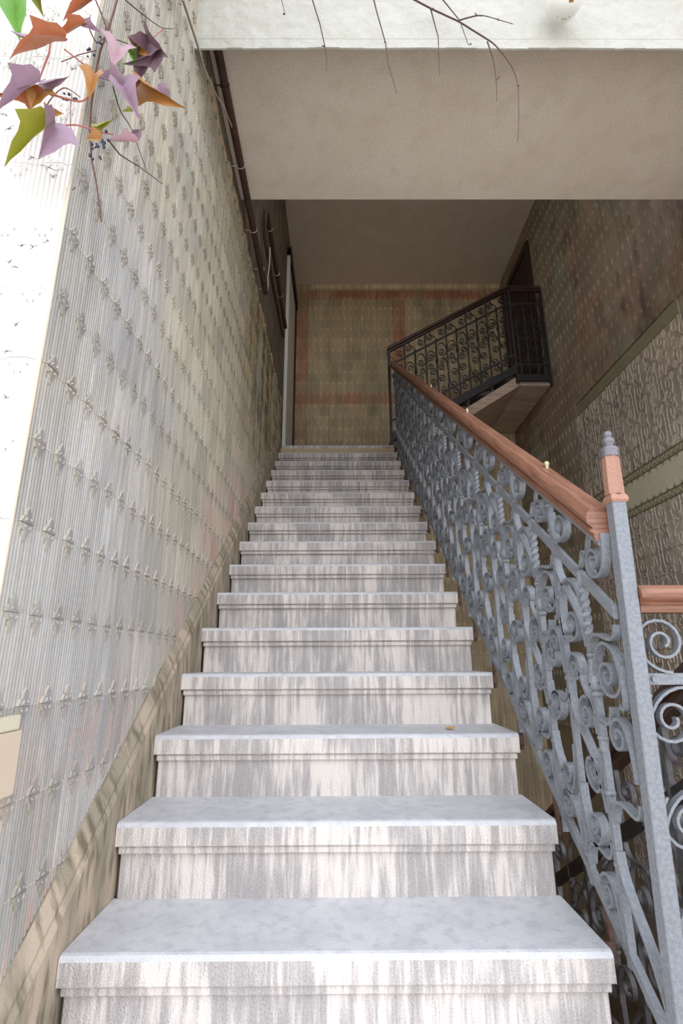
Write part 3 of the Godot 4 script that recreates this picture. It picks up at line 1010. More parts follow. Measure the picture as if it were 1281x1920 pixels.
func build_right_wall() -> void:
	struct("wall_right", slab_mesh(V(WALL_R + 0.012, -3.4, 1.0), V(WALL_R + 0.4, 6.0, BACK + 0.3)), M.tile_dim)
	var w := thing("wall_tiles_right", "brown fluted tiles with diagonal fleuron rows high on the right wall", "tile facing", V(WALL_R, 0, 4))
	w.set_meta("kind", "structure")
	var flute := flute_tile(12, true, M.tile_dim, M.tile_right)
	var places := []
	for c in range(0, 22):
		var f := 3.135 - TW * 2 + TW * (c + 1)
		for r in range(-18, 18):
			var y := 2.535 + TH * (r - 0)
			if r >= 17: continue
			var field := f > 3.13 and f < 4.9
			if field and y < 2.53: continue
			if y < -3.1: continue
			if f - TW > 5.42 and f < 6.62 and y > 3.1 and y < 5.15: continue
			var t := on_right(minf(f, BACK - 0.003), y)
			t.origin -= w.position
			places.append([t, 0])
	lay(w, "fluted_tile", [flute], places, null)
	var p := thing("wall_panel_right", "dado of taupe whiplash relief tiles with a pale fluted band on the right wall", "tile facing", V(WALL_R, 0, 4))
	p.set_meta("kind", "structure")
	var kinds := [relief_tile(false, false), relief_tile(true, false), relief_tile(false, true), relief_tile(true, true)]
	var pl := []
	# a spray knot sits at f = 3.56, y = 2.222 and every other tile corner from there
	for c in range(-2, 8):
		for r in range(-21, 1):
			if r == -5: continue
			var f := 3.56 + TW * (c + 1) - 0.0865 + 0.0865
			var y := 2.222 + TH * r
			if r < -5: y = 0.967 + TH * (r + 6)
			# tile spans f-TW..f ; local x runs from far to near
			var odd_c := (c & 1) == 1
			var odd_r := (r & 1) == 1
			if r < -5: odd_r = ((r + 6) & 1) == 1
			# even column: near edge (local x = TW) carries the spray knot
			var t := on_right(f, y)
			t.origin -= p.position
			pl.append([t, (1 if not odd_c else 0) + (2 if odd_r else 0)])
	lay(p, "relief_tile", kinds, pl, M.tile_right)
	var bt := border_tile(TW, 0.112, false)
	var bl := border_tile(TW, 0.062, true)
	var fs := flute_strip(TW, 0.225, 0.03)
	var bv := border_tile(TH, 0.07, false)
	for c in range(-2, 8):
		var f := 3.56 + TW * (c + 1)
		put("border_tile", bt, M.border, p, on_right(f, 2.405).translated(-p.position))
		put("border_tile", bl, M.border, p, on_right(f, 1.440).translated(-p.position))
		put("border_tile", bl, M.border, p, on_right(f, 1.148).translated(-p.position))
		put("band_tile", fs, null, p, on_right(f, 1.212).translated(-p.position))

func build_back_wall() -> void:
	struct("wall_back", slab_mesh(V(WALL_L - 0.4, -3.4, BACK + 0.3), V(WALL_R + 0.4, 5.7, BACK + 0.012)), M.tile_back_flat)
	var w := thing("wall_tiles_back", "olive and rose fluted tiles covering the back wall above the landing", "tile facing", V(0, 2.2, BACK))
	w.set_meta("kind", "structure")
	var flute := flute_tile(10, true, M.tile_back_flat, M.tile_back)
	var places := []
	for c in range(0, 18):
		for r in range(-12, 19):
			var x := WALL_L + 0.004 + TW * c
			if x + TW > WALL_R: continue
			var y := 2.225 + TH * r
			if y + TH > TOP: continue
			if y < 2.2 and x < 0.55: continue
			var t := on_front(x, y, BACK)
			t.origin -= w.position
			places.append([t, 0])
	lay(w, "fluted_tile", [flute], places, null)
	struct("trim_4", slab_mesh(V(WALL_L, TOP - 0.075, BACK), V(WALL_R, TOP, BACK - 0.01)), M.tile_back)

func build_stairs() -> void:
	# carriage below the steps and the landing
	var k := Builder.new()
	var o := PackedVector2Array([Vector2(0.86, -3.3), Vector2(5.19, -3.3), Vector2(5.19, 1.95), Vector2(5.13, 1.91), Vector2(0.86, -1.26)])
	# (f, y) outline pushed along x
	var flip := PackedVector2Array()
	for q in o: flip.append(Vector2(-q.x, q.y))
	flip.reverse()
	k.prism(flip, Vector3(0.575, 0, 0), Vector3(0, 0, 1), Vector3.UP, Vector3(-1.18, 0, 0))
	struct("floor", slab_mesh(V(WALL_L, 2.00, 5.14), V(0.585, RISE * 15 + STEP_Y - 0.052, BACK)), M.buff)
	var st := thing("staircase", "long straight flight of worn pale limestone steps rising to the landing", "staircase", V(0, STEP_Y, STEP_F))
	put("carriage", k.mesh(), M.buff, st, Transform3D(Basis(), -st.position))
	var x0 := -0.607
	var x1 := 0.5923
	for i in range(-1, 17):
		if i == 0 and false: continue
		var y := STEP_Y + RISE * (i - 1)
		var f := STEP_F + RUN * (i - 1)
		var deep := RUN + 0.03
		if i == 16: deep = BACK - 0.016 - f
		var m := ArrayMesh.new()
		var a := Builder.new()
		var wob := rng.randf_range(-0.002, 0.002)
		# tread: worn rounded nosing, profile in (f, y) swept across
		var pr := [Vector2(deep, 0), Vector2(0.012, 0), Vector2(0.005, -0.0025), Vector2(0.001, -0.007), Vector2(0, -0.013)]
		var top := Builder.new()
		for j in 4:
			top.quad(V(x0, y + pr[j + 1].y, f + pr[j + 1].x), V(x1, y + pr[j + 1].y, f + pr[j + 1].x), V(x1, y + pr[j].y, f + pr[j].x), V(x0, y + pr[j].y, f + pr[j].x))
		top.add_to(m, M.stone_top)
		var fr := Builder.new()
		var bot := -0.060
		var fp := [Vector2(0, -0.013), Vector2(0.0, bot + 0.003), Vector2(0.003, bot), Vector2(0.024, bot)]
		for j in 3:
			fr.quad(V(x0, y + fp[j + 1].y, f + fp[j + 1].x), V(x1, y + fp[j + 1].y, f + fp[j + 1].x), V(x1, y + fp[j].y, f + fp[j].x), V(x0, y + fp[j].y, f + fp[j].x))
		# ends and underside
		for x in [x0, x1]:
			var q := [V(x, y + bot, f), V(x, y + bot, f + deep), V(x, y, f + deep), V(x, y, f + 0.012), V(x, y - 0.013, f)]
			for j in range(1, 4):
				if x > 0: fr.tri(q[0], q[j], q[j + 1])
				else: fr.tri(q[0], q[j + 1], q[j])
		fr.quad(V(x0, y + bot, f + deep), V(x1, y + bot, f + deep), V(x1, y + bot, f + 0.024), V(x0, y + bot, f + 0.024))
		fr.add_to(m, M.stone_face)
		var tread := put("tread", m, null, st, Transform3D(Basis(), -st.position))
		# small moulding under the nosing
		var mo := Builder.new()
		mo.slab(V(x0 + 0.006, y + bot - 0.020, f + 0.05), V(x1 - 0.006, y + bot, f + 0.010), 0.003)
		put("nosing_moulding", mo.mesh(), M.stone_face, tread)
		var ri := Builder.new()
		ri.slab(V(x0 + 0.009, y - RISE - 0.01, f + 0.06), V(x1 - 0.010, y + bot - 0.012, f + 0.024 + wob), 0.003)
		put("riser", ri.mesh(), M.stone_face, st, Transform3D(Basis(), -st.position))
	# dry leaf on the fourth... third tread
	var lf := put("dry_leaf", leaf_mesh(0.35, 0.2), mat(c8(206, 160, 70), 0.7), null, Transform3D(Basis(Vector3(0.042, 0, 0.004), Vector3(0, 0.006, -0.045), Vector3(0, 0.03, 0.004)), V(0.385, STEP_Y + RISE * 2 + 0.004, 1.955)))
	tag(lf, "small curled yellow leaf lying on the right side of a lower tread", "leaf")

func build_upper_flight() -> void:
	var st := thing("upper_staircase", "short dark upper flight turning right from the landing above the void", "staircase", V(0.6, 2.2196, 5.4))
	var at := Transform3D(Basis(), -st.position)
	var y0 := STEP_Y + RISE * 15
	for i in 5:
		var x := 0.60 + 0.29 * i
		var k := Builder.new()
		k.slab(V(x - 0.02, y0 + RISE * (i + 1) - 0.05, 5.39), V(x + 0.30, y0 + RISE * (i + 1), BACK - 0.02), 0.004)
		var _t := put("tread", k.mesh(), M.step_grey, st, at)
		var r := Builder.new()
		r.slab(V(x, y0 + RISE * i, 5.40), V(x + 0.03, y0 + RISE * (i + 1) - 0.05, BACK - 0.02))
		put("riser", r.mesh(), M.step_grey, st, at)
	# sloping soffit in long stone lengths, then the flat landing soffit
	var edges := [5.36, 5.80, 6.24, BACK - 0.02]
	for i in 3:
		var b := Builder.new()
		var o := PackedVector2Array([Vector2(0.60, 2.08), Vector2(2.08, 3.03), Vector2(2.08, 3.16), Vector2(0.60, 2.2)])
		b.prism(o, V(0, 0, edges[i + 1] - 0.004), Vector3.RIGHT, Vector3.UP, Vector3(0, 0, edges[i + 1] - edges[i] - 0.004))
		put("soffit_stone", b.mesh(), M.soffit_stone, st, at)
	var l := Builder.new()
	l.slab(V(2.088, 3.03, BACK - 0.02), V(WALL_R - 0.018, 3.162, 5.36), 0.004)
	put("landing_slab", l.mesh(), M.soffit_stone, st, at)

func build_railing() -> void:
	# the pitch line of the steps passes the plane of the rail; local u = 0 at f = 1.18
	var f0 := 1.18
	var r := thing("stair_railing", "tall grey scrolled wrought iron railing with a reddish wooden handrail beside the limestone flight", "railing", V(0.632, STEP_Y + (f0 - STEP_F) * SLOPE, f0))
	r.rotation.y = 0.0055
	ironwork(r, SLOPE, 1.350 - f0, 0.148, 26, M.iron, [], 0.021, true, true)
	# wood grain runs with the rail: the mesh keeps its own axes
	put("handrail", rail_mesh(0.032, 4.06, 0.7265, 0.037, 0.082), M.wood, r, rail_at(4.06, 0.985, 0.7265))
	var hb := Builder.new()
	put("rail_strip", flat_bar(0.034, 4.06, 0.972, 0.985, 0.7265, 0.03), M.iron, r)
	put("middle_bar", flat_bar(0.03, 4.08, 0.803, 0.833, SLOPE, 0.012), M.iron, r)
	put("bottom_bar", flat_bar(-0.42, 4.08, -0.018, 0.006, SLOPE, 0.016), M.iron, r)
	# steps carry short pins that hold the rail off their ends
	for i in range(1, 17):
		var u := STEP_F + RUN * (i - 1) + 0.09 - f0
		var k := Builder.new()
		k.slab(Vector3(-0.045, -0.016, -0.012), Vector3(0.006, 0.016, 0.012), 0.003)
		k.slab(Vector3(-0.006, -0.03, -0.007), Vector3(0.006, 0.10, 0.007), 0.002)
		put("rail_pin", k.mesh(), M.rust, r, Transform3D(Basis(), Vector3(0, SLOPE * u - 0.10, -u)))
	for f in [1.511, 2.352, 3.197, 4.043]:
		var u: float = f - f0
		put("knob", turned([Vector2(0, -0.004), Vector2(0.007, -0.004), Vector2(0.005, 0.006), Vector2(0.009, 0.012), Vector2(0.0095, 0.018), Vector2(0.006, 0.024), Vector2(0, 0.025)], 10), M.brass, r, Transform3D(Basis(), Vector3(0.012, 1.062 + 0.7265 * u, -u)))
	# newel post at the street end, leaning slightly
	var n := thing("newel_post", "square grey iron newel post with a pink tapered cap and turned finial", "newel post", V(0.618, -1.13, 1.19))
	n.rotation.z = -0.0285
	var b := Builder.new()
	b.slab(Vector3(-0.0165, -0.06, -0.0165), Vector3(0.0165, 1.497, 0.0165), 0.002)
	put("post", b.mesh(), M.iron, n)
	var col := Builder.new()
	col.lathe([Vector2(0, 1.487), Vector2(0.025, 1.489), Vector2(0.0295, 1.495), Vector2(0.028, 1.503), Vector2(0.023, 1.510), Vector2(0, 1.512)], Vector3.ZERO, 4, PI / 4, false)
	put("collar", col.mesh(), M.copper, n)
	var cap := Builder.new()
	cap.lathe([Vector2(0, 1.51), Vector2(0.0215, 1.51), Vector2(0.0195, 1.608), Vector2(0, 1.608)], Vector3.ZERO, 6, PI / 6, false)
	put("cap", cap.mesh(), M.copper, n)
	put("finial", turned([Vector2(0, 1.606), Vector2(0.020, 1.606), Vector2(0.0215, 1.612), Vector2(0.020, 1.617), Vector2(0.0225, 1.622), Vector2(0.021, 1.630), Vector2(0.012, 1.635), Vector2(0.0105, 1.638), Vector2(0.0145, 1.643), Vector2(0.0155, 1.649), Vector2(0.013, 1.656), Vector2(0.0085, 1.659), Vector2(0.0105, 1.663), Vector2(0.011, 1.668), Vector2(0.008, 1.674), Vector2(0, 1.676)], 16), M.finial, n)

func build_other_rails() -> void:
	# level guard from the newel to the right
	var g := thing("guard_railing", "level grey iron guard rail of big scrolls right of the newel post", "railing", V(0.655, -1.17, 1.2))
	g.rotation.y = -PI / 2
	put("handrail", rail_mesh(0.018, 1.80, 0.0, 0.036, 0.062), M.wood, g, rail_at(1.80, 1.272, 0.0))
	put("flat_bar", flat_bar(0.014, 1.80, 1.118, 1.142, 0.0, 0.010), M.iron, g)
	put("bottom_bar", flat_bar(0.0, 1.80, 0.05, 0.07, 0.0, 0.014), M.iron, g)
	var rv := turned([Vector2(0, -0.004), Vector2(0.006, -0.004), Vector2(0.005, 0.002), Vector2(0, 0.004)], 8)
	var bar := square_bar(0.0, 1.275, 0.016)
	var big := Builder.new()
	var fr_a := iron(spiral(Vector2(0.062, 1.208), 3.6, -1.75, 0.062, 0.010, 30), 0.0, 0.017, 0.006)
	var fr_b := iron(bez(Vector2(0.004, 1.24), Vector2(-0.002, 1.18), Vector2(0.03, 1.145), Vector2(0.075, 1.143), 8), 0.0, 0.017, 0.006)
	var up := iron(spiral(Vector2(0.056, 1.048), 2.2, 1.7, 0.062, 0.010, 30), 0.0, 0.017, 0.006)
	var arc := iron(bez(Vector2(0.002, 1.0), Vector2(0.0, 1.06), Vector2(0.04, 1.115), Vector2(0.10, 1.113), 8), 0.0, 0.017, 0.006)
	for c in 6:
		var u := 0.28 * c
		if c > 0:
			var bb := put("plain_bar", bar, M.iron, g, Transform3D(Basis(), Vector3(0, 0, -u)))
		put("rivet", rv, M.iron, g, Transform3D(Basis(Vector3(0, 0, 1), PI / 2) , Vector3(0.007, 1.13, -u - 0.03)))
		for s in [1.0, -1.0]:
			var at := Transform3D(Basis() if s > 0 else Basis(Vector3(1, 0, 0), Vector3(0, 1, 0), Vector3(0, 0, -1)), Vector3(0, 0, -u if s > 0 else -u - 0.28))
			if s < 0: at = Transform3D(Basis(Vector3.UP, PI), Vector3(0, 0, -u - 0.28))
			put("frieze_scroll", fr_a, M.iron, g, at)
			put("strap", fr_b, M.iron, g, at)
			for l in 5:
				var dy := -0.2 * l
				put("scroll", up, M.iron, g, at.translated(Vector3(0, dy, 0)))
				put("strap", arc, M.iron, g, at.translated(Vector3(0, dy, 0)))
	# railing of the flight that goes down on the right
	var ds := -0.5537
	var d := thing("descending_railing", "dark railing with a brown handrail going down behind the newel post", "railing", V(0.86, -1.02, 1.25))
	ironwork(d, ds, 0.10, 0.148, 16, M.iron_lower, ["tendril", "foot_scroll"], 0.015, false)
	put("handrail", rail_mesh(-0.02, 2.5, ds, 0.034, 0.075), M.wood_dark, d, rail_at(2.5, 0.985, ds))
	put("middle_bar", flat_bar(-0.02, 2.5, 0.79, 0.835, ds, 0.014), M.iron_dark, d)
	put("bottom_bar", flat_bar(-0.02, 2.5, -0.02, 0.02, ds, 0.014), M.iron_dark, d)
	# steps of that flight
	var st := thing("descending_staircase", "shadowed steps going down to the right behind the railings", "staircase", V(1.6, -1.2, 1.3))
	for i in 11:
		var k := Builder.new()
		var y := EYE_FLOOR - 0.17 * (i + 1)
		k.slab(V(0.72, y - 0.4, 1.32 + 0.307 * i), V(WALL_R, y, 1.32 + 0.307 * (i + 1) + 0.02), 0.005)
		put("step", k.mesh(), M.step_grey, st, Transform3D(Basis(), -st.position))
	# dark railing of the upper flight, then level along the little landing
	var uf := 5.33
	var us := 0.578
	var u := thing("upper_railing", "black scrolled iron railing climbing right above the landing", "railing", V(0.585, 2.46, uf))
	u.rotation.y = -PI / 2
	ironwork(u, us, 0.06, 0.124, 12, M.iron_dark, ["tendril", "foot_strap", "strap"], 0.014, false)
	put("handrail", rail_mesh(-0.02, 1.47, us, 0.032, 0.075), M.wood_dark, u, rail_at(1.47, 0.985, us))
	put("middle_bar", flat_bar(0.0, 1.47, 0.80, 0.825, us, 0.012), M.iron_dark, u)
	put("bottom_bar", flat_bar(0.0, 1.47, 0.10, 0.125, us, 0.012), M.iron_dark, u)
	put("string_bar", flat_bar(0.0, 1.47, -0.13, -0.03, us, 0.03), M.iron_dark, u)
	put("end_post", square_bar(-0.24, 1.06, 0.03), M.iron_dark, u)
	var l := thing("landing_railing", "short level black railing at the top of the upper flight by the right wall", "railing", V(2.05, 3.19, uf))
	l.rotation.y = -PI / 2
	ironwork(l, 0.0, 0.055, 0.10, 4, M.iron_dark, ["tendril", "foot_strap", "strap"], 0.014, false)
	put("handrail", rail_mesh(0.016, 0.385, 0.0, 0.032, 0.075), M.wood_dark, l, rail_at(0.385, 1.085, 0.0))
	put("middle_bar", flat_bar(0.0, 0.38, 0.90, 0.925, 0.0, 0.012), M.iron_dark, l)
	put("bottom_bar", flat_bar(0.0, 0.38, 0.08, 0.105, 0.0, 0.012), M.iron_dark, l)
	put("string_bar", flat_bar(0.0, 0.38, -0.12, -0.04, 0.0, 0.03), M.iron_dark, l)
	put("corner_post", square_bar(-0.14, 1.10, 0.026), M.iron_dark, l)
	put("end_post", square_bar(-0.18, 1.12, 0.024), M.iron_dark, l, Transform3D(Basis(), Vector3(0, 0, -0.385)))

func build_doors() -> void:
	# pale door in the left wall beside the landing, dark head and far jamb
	var d := thing("door_1", "pale tall door in the left wall at the landing with a black head", "door", V(WALL_L, 2.22, 6.1))
	d.set_meta("kind", "structure")
	var at := Transform3D(Basis(), -d.position)
	put("door_leaf", slab_mesh(V(WALL_L - 0.01, 2.22, 5.62), V(WALL_L + 0.012, 5.0, 6.56), 0.003), M.white_paint, d, at)
	put("near_jamb", slab_mesh(V(WALL_L - 0.01, 2.22, 5.54), V(WALL_L + 0.03, 5.10, 5.62), 0.004), M.white_paint, d, at)
	put("head", slab_mesh(V(WALL_L - 0.01, 5.0, 5.54), V(WALL_L + 0.045, 5.14, 6.64), 0.004), M.black, d, at)
	put("far_jamb", slab_mesh(V(WALL_L - 0.01, 2.22, 6.56), V(WALL_L + 0.03, 5.0, 6.64), 0.004), M.black, d, at)
	var e := thing("door_2", "dark brown wooden door in the right wall behind the upper railing", "door", V(WALL_R, 3.17, 6.0))
	e.set_meta("kind", "structure")
	at = Transform3D(Basis(), -e.position)
	put("door_leaf", slab_mesh(V(WALL_R - 0.012, 3.17, 5.58), V(WALL_R + 0.015, 5.10, 6.48), 0.003), M.dark_door, e, at)
	for j in [[5.50, 5.58], [6.48, 6.56]]:
		put("jamb", slab_mesh(V(WALL_R - 0.035, 3.17, j[0]), V(WALL_R + 0.015, 5.10, j[1]), 0.004), M.dark_door, e, at)
	put("head", slab_mesh(V(WALL_R - 0.035, 5.10, 5.50), V(WALL_R + 0.015, 5.20, 6.56), 0.004), M.dark_door, e, at)
	for y in [3.45, 4.25]:
		put("panel", slab_mesh(V(WALL_R - 0.022, y, 5.70), V(WALL_R, y + 0.62, 6.36), 0.006), M.dark_door, e, at)

func build_pipes() -> void:
	var p := thing("soffit_pipe", "rusty brown pipe running along the left wall under the front soffit", "pipe", V(WALL_L + 0.04, 2.95, 1.8))
	var at := Transform3D(Basis(), -p.position)
	var k := Builder.new()
	k.tube(PackedVector3Array([V(-0.598, 2.95, 1.86), V(-0.598, 2.955, 2.5), V(-0.598, 2.94, 3.2), V(-0.598, 2.93, 3.66)]), 0.0215, 0.0215, 12)
	put("pipe_length", k.mesh(), M.rust, p, at)
	for f in [2.05, 2.52, 3.02, 3.40, 3.63]:
		var c := Builder.new()
		var ring := PackedVector3Array()
		for i in 13: ring.append(V(-0.598 + cos(TAU * i / 12.0) * 0.0235, 2.943 + sin(TAU * i / 12.0) * 0.0235, f))
		c.tube(ring, 0.0035, 0.0035, 5)
		c.tube(PackedVector3Array([V(-0.615, 2.943, f), V(-0.66, 2.943, f)]), 0.004, 0.004, 5)
		put("clip", c.mesh(), M.wire if f > 2.2 else M.rust, p, at)
	var q := thing("landing_pipe", "pair of dark rusty pipes high on the left wall ending beside the landing door", "pipe", V(WALL_L + 0.04, 3.6, 3.6))
	at = Transform3D(Basis(), -q.position)
	var a := Builder.new()
	a.tube(PackedVector3Array([V(-0.60, 3.66, 3.56), V(-0.60, 3.665, 4.4), V(-0.60, 3.65, 5.14)]), 0.021, 0.021, 10)
	put("pipe_length", a.mesh(), M.rust, q, at)
	var b := Builder.new()
	b.tube(PackedVector3Array([V(-0.61, 3.66, 3.55), V(-0.61, 3.40, 3.58), V(-0.61, 3.40, 4.2), V(-0.61, 3.47, 5.05)]), 0.016, 0.016, 8)
	put("pipe_length", b.mesh(), M.rust, q, at)
	for f in [3.75, 4.30, 4.62, 5.10]:
		var c := Builder.new()
		var ring := PackedVector3Array()
		for i in 13: ring.append(V(-0.60 + cos(TAU * i / 12.0) * 0.023, 3.662 + sin(TAU * i / 12.0) * 0.023, f))
		c.tube(ring, 0.0035, 0.0035, 5)
		c.tube(PackedVector3Array([V(-0.615, 3.662, f), V(-0.66, 3.662, f)]), 0.004, 0.004, 5)
		put("clip", c.mesh(), M.wire, q, at)
	# thin cables between the beam and the soffit pipe
	var w := thing("cable", "thin pale cables sagging along the left wall up to the soffit pipe", "cable", V(-0.61, 2.6, 1.6))
	at = Transform3D(Basis(), -w.position)
	var c1 := Builder.new()
	c1.tube(PackedVector3Array([V(-0.615, 2.3, 1.30), V(-0.612, 2.536, 1.446), V(-0.612, 2.612, 1.655), V(-0.615, 2.640, 1.765), V(-0.612, 2.746, 1.952), V(-0.605, 2.87, 2.13), V(-0.600, 2.922, 2.259)]), 0.0035, 0.0035, 6)
	put("strand", c1.mesh(), M.wire, w, at)
	var c2 := Builder.new()
	c2.tube(PackedVector3Array([V(-0.622, 2.32, 1.30), V(-0.62, 2.55, 1.452), V(-0.62, 2.622, 1.65), V(-0.622, 2.66, 1.76)]), 0.003, 0.003, 6)
	put("strand", c2.mesh(), M.cable_grey, w, at)
	var c3 := Builder.new()
	c3.tube(PackedVector3Array([V(-0.582, 3.42, 3.70), V(-0.584, 3.20, 3.70), V(-0.580, 3.05, 3.62), V(-0.572, 2.955, 3.62)]), 0.006, 0.006, 6)
	put("strand", c3.mesh(), M.wire, w, at)

func build_lamp() -> void:
	var c := at_px(1058, 0, 1.585)
	var l := thing("globe_lamp", "unlit white globe lamp with rust spots on the face of the beam", "lamp", c)
	var k := Builder.new()
	k.ball(Vector3.ZERO, 0.078, 14, 22)
	put("globe", k.mesh(), M.globe, l)
	var s := Builder.new()
	s.lathe([Vector2(0, 0.066), Vector2(0.04, 0.066), Vector2(0.044, 0.082), Vector2(0.03, 0.10), Vector2(0, 0.10)], Vector3.ZERO, 14)
	s.tube(PackedVector3Array([Vector3(0, 0.09, 0), Vector3(0, 0.13, -0.03), Vector3(0, 0.14, -0.10)]), 0.010, 0.010, 8)
	put("holder", s.mesh(), M.rust, l)
	var r := Builder.new()
	var n := -c.normalized()
	var rt := Vector3.UP.cross(n).normalized()
	var up := n.cross(rt)
	for e in [[0.30, -0.18, 0.012], [0.40, -0.24, 0.008], [-0.22, -0.76, 0.005], [-0.08, -0.82, 0.004], [0.12, -0.84, 0.005], [-0.45, -0.55, 0.003]]:
		var d := rt * float(e[0]) + up * float(e[1]) + n * sqrt(1.0 - e[0] * e[0] - e[1] * e[1])
		r.ball(d * (0.0785 - e[2] * 0.85), e[2], 5, 8)
	put("rust_spot", r.mesh(), M.rust_spot, l)

func build_plants() -> void:
	# --- ivy on the corner of the pier
	var root := at_px(165, 250, 0.96)
	var v := thing("ivy_vine", "creeper with purple, orange and green leaves and dark berries at the pier corner", "vine", root)
	var at := Transform3D(Basis(), -root)
	var stems := [
		[[[225, -20], [205, 50], [188, 95], [178, 140], [172, 190], [168, 240], [172, 300], [182, 350], [190, 415]], 0.95, 1.02, 0.0030, 0.0018, M.stem],
		[[[175, -10], [190, 25], [202, 60]], 0.93, 0.97, 0.0022, 0.0016, M.stem],
		[[[120, 92], [150, 115], [172, 130]], 0.92, 0.96, 0.0016, 0.0014, M.red_stem],
		[[[95, 75], [92, 100], [75, 145]], 0.93, 0.93, 0.0026, 0.0018, M.red_stem],
		[[[115, 235], [140, 234], [165, 240], [190, 248], [212, 252]], 0.93, 0.98, 0.0020, 0.0016, M.red_stem],
		[[[60, 168], [100, 178], [150, 190], [172, 175]], 0.92, 0.96, 0.0024, 0.0018, M.red_stem],
		[[[78, 218], [92, 190], [120, 165], [150, 182]], 0.93, 0.96, 0.0014, 0.0012, M.stem],
		[[[212, 162], [218, 185], [228, 212], [248, 245], [275, 320]], 0.98, 1.12, 0.0018, 0.0010, M.twig],
		[[[205, 265], [225, 290], [260, 312], [305, 345]], 0.99, 1.22, 0.0018, 0.0010, M.twig],
		[[[235, 0], [265, 25], [305, 53], [325, 54]], 0.99, 1.2, 0.0016, 0.0010, M.twig],
		[[[168, 55], [182, 80], [200, 70], [240, 82]], 0.95, 1.0, 0.0018, 0.0012, M.twig],
		[[[115, 116], [150, 102], [180, 95]], 0.94, 0.97, 0.0012, 0.0012, M.stem],
		[[[135, 175], [132, 205], [132, 235], [136, 245]], 0.95, 0.96, 0.0009, 0.0008, M.stem],
		[[[305, 55], [290, 68], [275, 80]], 1.02, 1.0, 0.0012, 0.0012, M.red_stem],
		[[[160, 45], [140, 28], [125, 35]], 0.93, 0.93, 0.0018, 0.0012, M.red_stem],
	]
	for s in stems:
		var k := Builder.new()
		k.tube(curve_px(s[0], s[1], s[2]), s[3], s[4], 6)
		put("stem", k.mesh(), s[5], v, at)
	# leaves: base px, tip px, distance, width factor, roll, colour
	var green := c8(92, 140, 40)
	var olive := c8(136, 134, 42)
	var orange := c8(160, 92, 56)
	var tan_c := c8(164, 114, 56)
	var mauve := c8(140, 112, 128)
	var dusk := c8(110, 84, 94)
	var pink := c8(168, 134, 142)
	var leaves := [
		[22, -22, 29, 47, 0.90, 0.9, 0.2, green], [62, -30, 70, 10, 0.92, 0.6, 0.4, olive],
		[192, -6, 114, 22, 0.92, 0.45, 0.9, orange], [122, 78, 6, 90, 0.90, 0.40, 0.95, orange], [84, 70, 20, 66, 0.905, 0.4, -0.9, mauve],
		[158, 48, 100, 66, 0.92, 0.45, 0.8, orange], [158, 48, 188, 58, 0.925, 0.8, -0.7, mauve],
		[76, 152, -12, 196, 0.90, 0.55, 0.7, mauve], [72, 160, -14, 186, 0.91, 0.5, -0.5, orange], [76, 150, 126, 153, 0.92, 0.4, 0.8, mauve],
		[74, 168, 58, 194, 0.925, 1.2, 0.4, tan_c], [96, 231, 2, 298, 0.90, 0.48, 0.6, olive], [104, 230, 84, 290, 0.905, 0.85, -0.4, mauve],
		[78, 232, 48, 210, 0.92, 0.9, 0.2, tan_c], [92, 204, 113, 214, 0.925, 0.8, 0.5, tan_c],
		[228, 160, 172, 134, 0.965, 0.6, 0.7, mauve], [228, 158, 258, 208, 0.968, 0.7, -0.4, mauve], [178, 138, 166, 176, 0.955, 0.7, 0.4, tan_c],
		[278, 76, 304, 104, 0.99, 1.1, 0.5, dusk], [282, 84, 252, 152, 0.995, 0.8, 0.3, dusk], [296, 92, 236, 128, 0.985, 0.5, -0.7, dusk],
		[224, 86, 212, 112, 0.97, 1.0, 0.3, pink], [250, 78, 278, 106, 0.98, 0.6, 0.7, tan_c], [248, 92, 252, 114, 0.985, 0.8, 0.1, green],
		[266, 146, 332, 206, 0.99, 0.42, 0.7, tan_c], [296, 166, 322, 190, 0.995, 0.6, -0.6, mauve], [240, 155, 262, 156, 0.985, 0.7, 0.7, orange],
		[190, 260, 156, 256, 0.965, 0.8, 0.6, tan_c], [256, 268, 198, 258, 0.975, 0.5, 0.7, pink], [262, 246, 236, 256, 0.985, 0.9, -0.5, mauve],
		[248, 210, 226, 206, 0.985, 0.6, 0.8, olive], [176, 232, 212, 230, 0.975, 0.35, 0.8, olive],
	]
	for e in leaves:
		var a := at_px(e[0], e[1], e[4])
		var b := at_px(e[2], e[3], e[4] + rng.randf_range(-0.03, 0.01))
		var y := b - a
		var n := (-a).normalized()
		n = (n - y.normalized() * n.dot(y.normalized())).normalized()
		n = n.rotated(y.normalized(), float(e[6]))
		var x: Vector3 = y.normalized().cross(n) * y.length() * e[5] * 0.95
		var m := mat(e[7], 0.45)
		m.backlight_enabled = true
		m.backlight = Color(e[7].r * 0.5, e[7].g * 0.5, e[7].b * 0.4)
		put("leaf", leaf_mesh(0.6, 0.18), m, v, at * Transform3D(Basis(x, y, n * y.length()), a))
	for c in [[130, 183, 0.945, 9], [185, 272, 0.965, 10], [200, 78, 0.955, 5], [174, 98, 0.96, 4], [212, 254, 0.97, 2], [178, 300, 0.975, 5]]:
		for i in c[3]:
			var k := Builder.new()
			k.ball(at_px(c[0] + rng.randf_range(-13, 13), c[1] + rng.randf_range(-10, 10), c[2]), rng.randf_range(0.0026, 0.0040), 6, 8)
			put("berry", k.mesh(), M.berry, v, at)
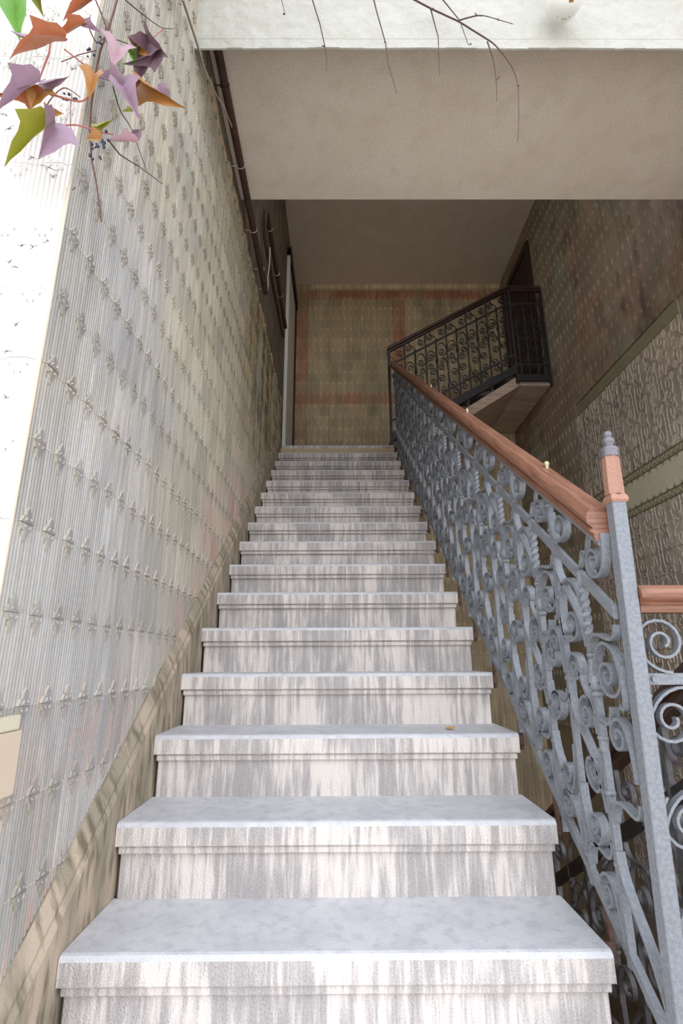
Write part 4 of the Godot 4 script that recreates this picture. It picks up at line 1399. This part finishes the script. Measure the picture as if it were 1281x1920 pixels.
	# dried tendrils stuck to the pier front
	for c in [[93, 314, 26], [138, 355, 10], [28, 500, 12], [18, 490, 9], [62, 462, 10], [40, 462, 12], [15, 658, 18], [10, 745, 10], [88, 452, 10], [30, 610, 8], [8, 215, 10], [60, 295, 12], [18, 240, 12], [98, 332, 8], [75, 40, 8], [135, 130, 10]]:
		var k := Builder.new()
		for i in 5:
			var p := [c[0] + rng.randf_range(-c[2], c[2]) * 0.8, c[1] + rng.randf_range(-5, 5)]
			k.tube(curve_px([[c[0], c[1]], [(c[0] + p[0]) / 2.0 + rng.randf_range(-2, 2), (c[1] + p[1]) / 2.0 + rng.randf_range(-3, 3)], p], 0.983, 0.978), 0.0007, 0.0005, 4)
		put("tendril", k.mesh(), M.twig, v, at)
	# --- bare twigs hanging in front of the beam
	twig("bare_twig", "longest bare brown vine twig with side shoots hanging in front of the beam", [
		[[755, -12], [778, 0], [810, 17], [860, 40], [900, 65], [930, 86], [960, 125], [972, 165], [973, 220], [971, 265]],
		[[808, 18], [822, 70], [824, 140]], [[826, -6], [862, 38], [878, 83]], [[862, 38], [900, 29], [935, 37], [962, 45]], [[914, 78], [925, 110], [931, 150], [932, 190]]], 0.0042)
	twig("bare_twig", "bare vine twig left of the longest one, hanging below the beam edge", [[[699, -10], [706, 20], [723, 80], [728, 120], [744, 174]]], 0.0034)
	twig("bare_twig", "bare vine twig second from the left on the beam, straight with buds", [[[583, -10], [600, 45], [609, 85], [613, 110], [612, 135]]], 0.0030)
	twig("bare_twig", "tiny bare vine twig leftmost at the top of the beam", [[[526, -10], [530, 8], [535, 27]]], 0.0018)

func twig(called: String, label: String, lines: Array, r: float) -> void:
	var root := at_px(lines[0][0][0], lines[0][0][1], 1.60)
	var t := thing(called, label, "twig", root)
	var at := Transform3D(Basis(), -root)
	for i in lines.size():
		var p := curve_px(lines[i], 1.645, 1.60)
		var k := Builder.new()
		k.tube(p, r if i == 0 else r * 0.75, 0.0013, 6)
		put("shoot", k.mesh(), M.twig, t, at)
		var b := Builder.new()
		for j in range(2, p.size(), 3):
			if rng.randf() < 0.75:
				var o := Vector3(rng.randf_range(-0.010, 0.010), rng.randf_range(-0.008, 0.008), rng.randf_range(-0.004, 0.006))
				b.tube(PackedVector3Array([p[j], p[j] + o * 0.7, p[j] + o]), 0.0016, 0.0011, 4)
				for q in 3: b.ball(p[j] + o + Vector3(rng.randf_range(-0.005, 0.005), rng.randf_range(-0.005, 0.005), 0.002), rng.randf_range(0.0022, 0.0036), 4, 5)
		if b.v.size() > 0: put("buds", b.mesh(), M.bud, t, at)
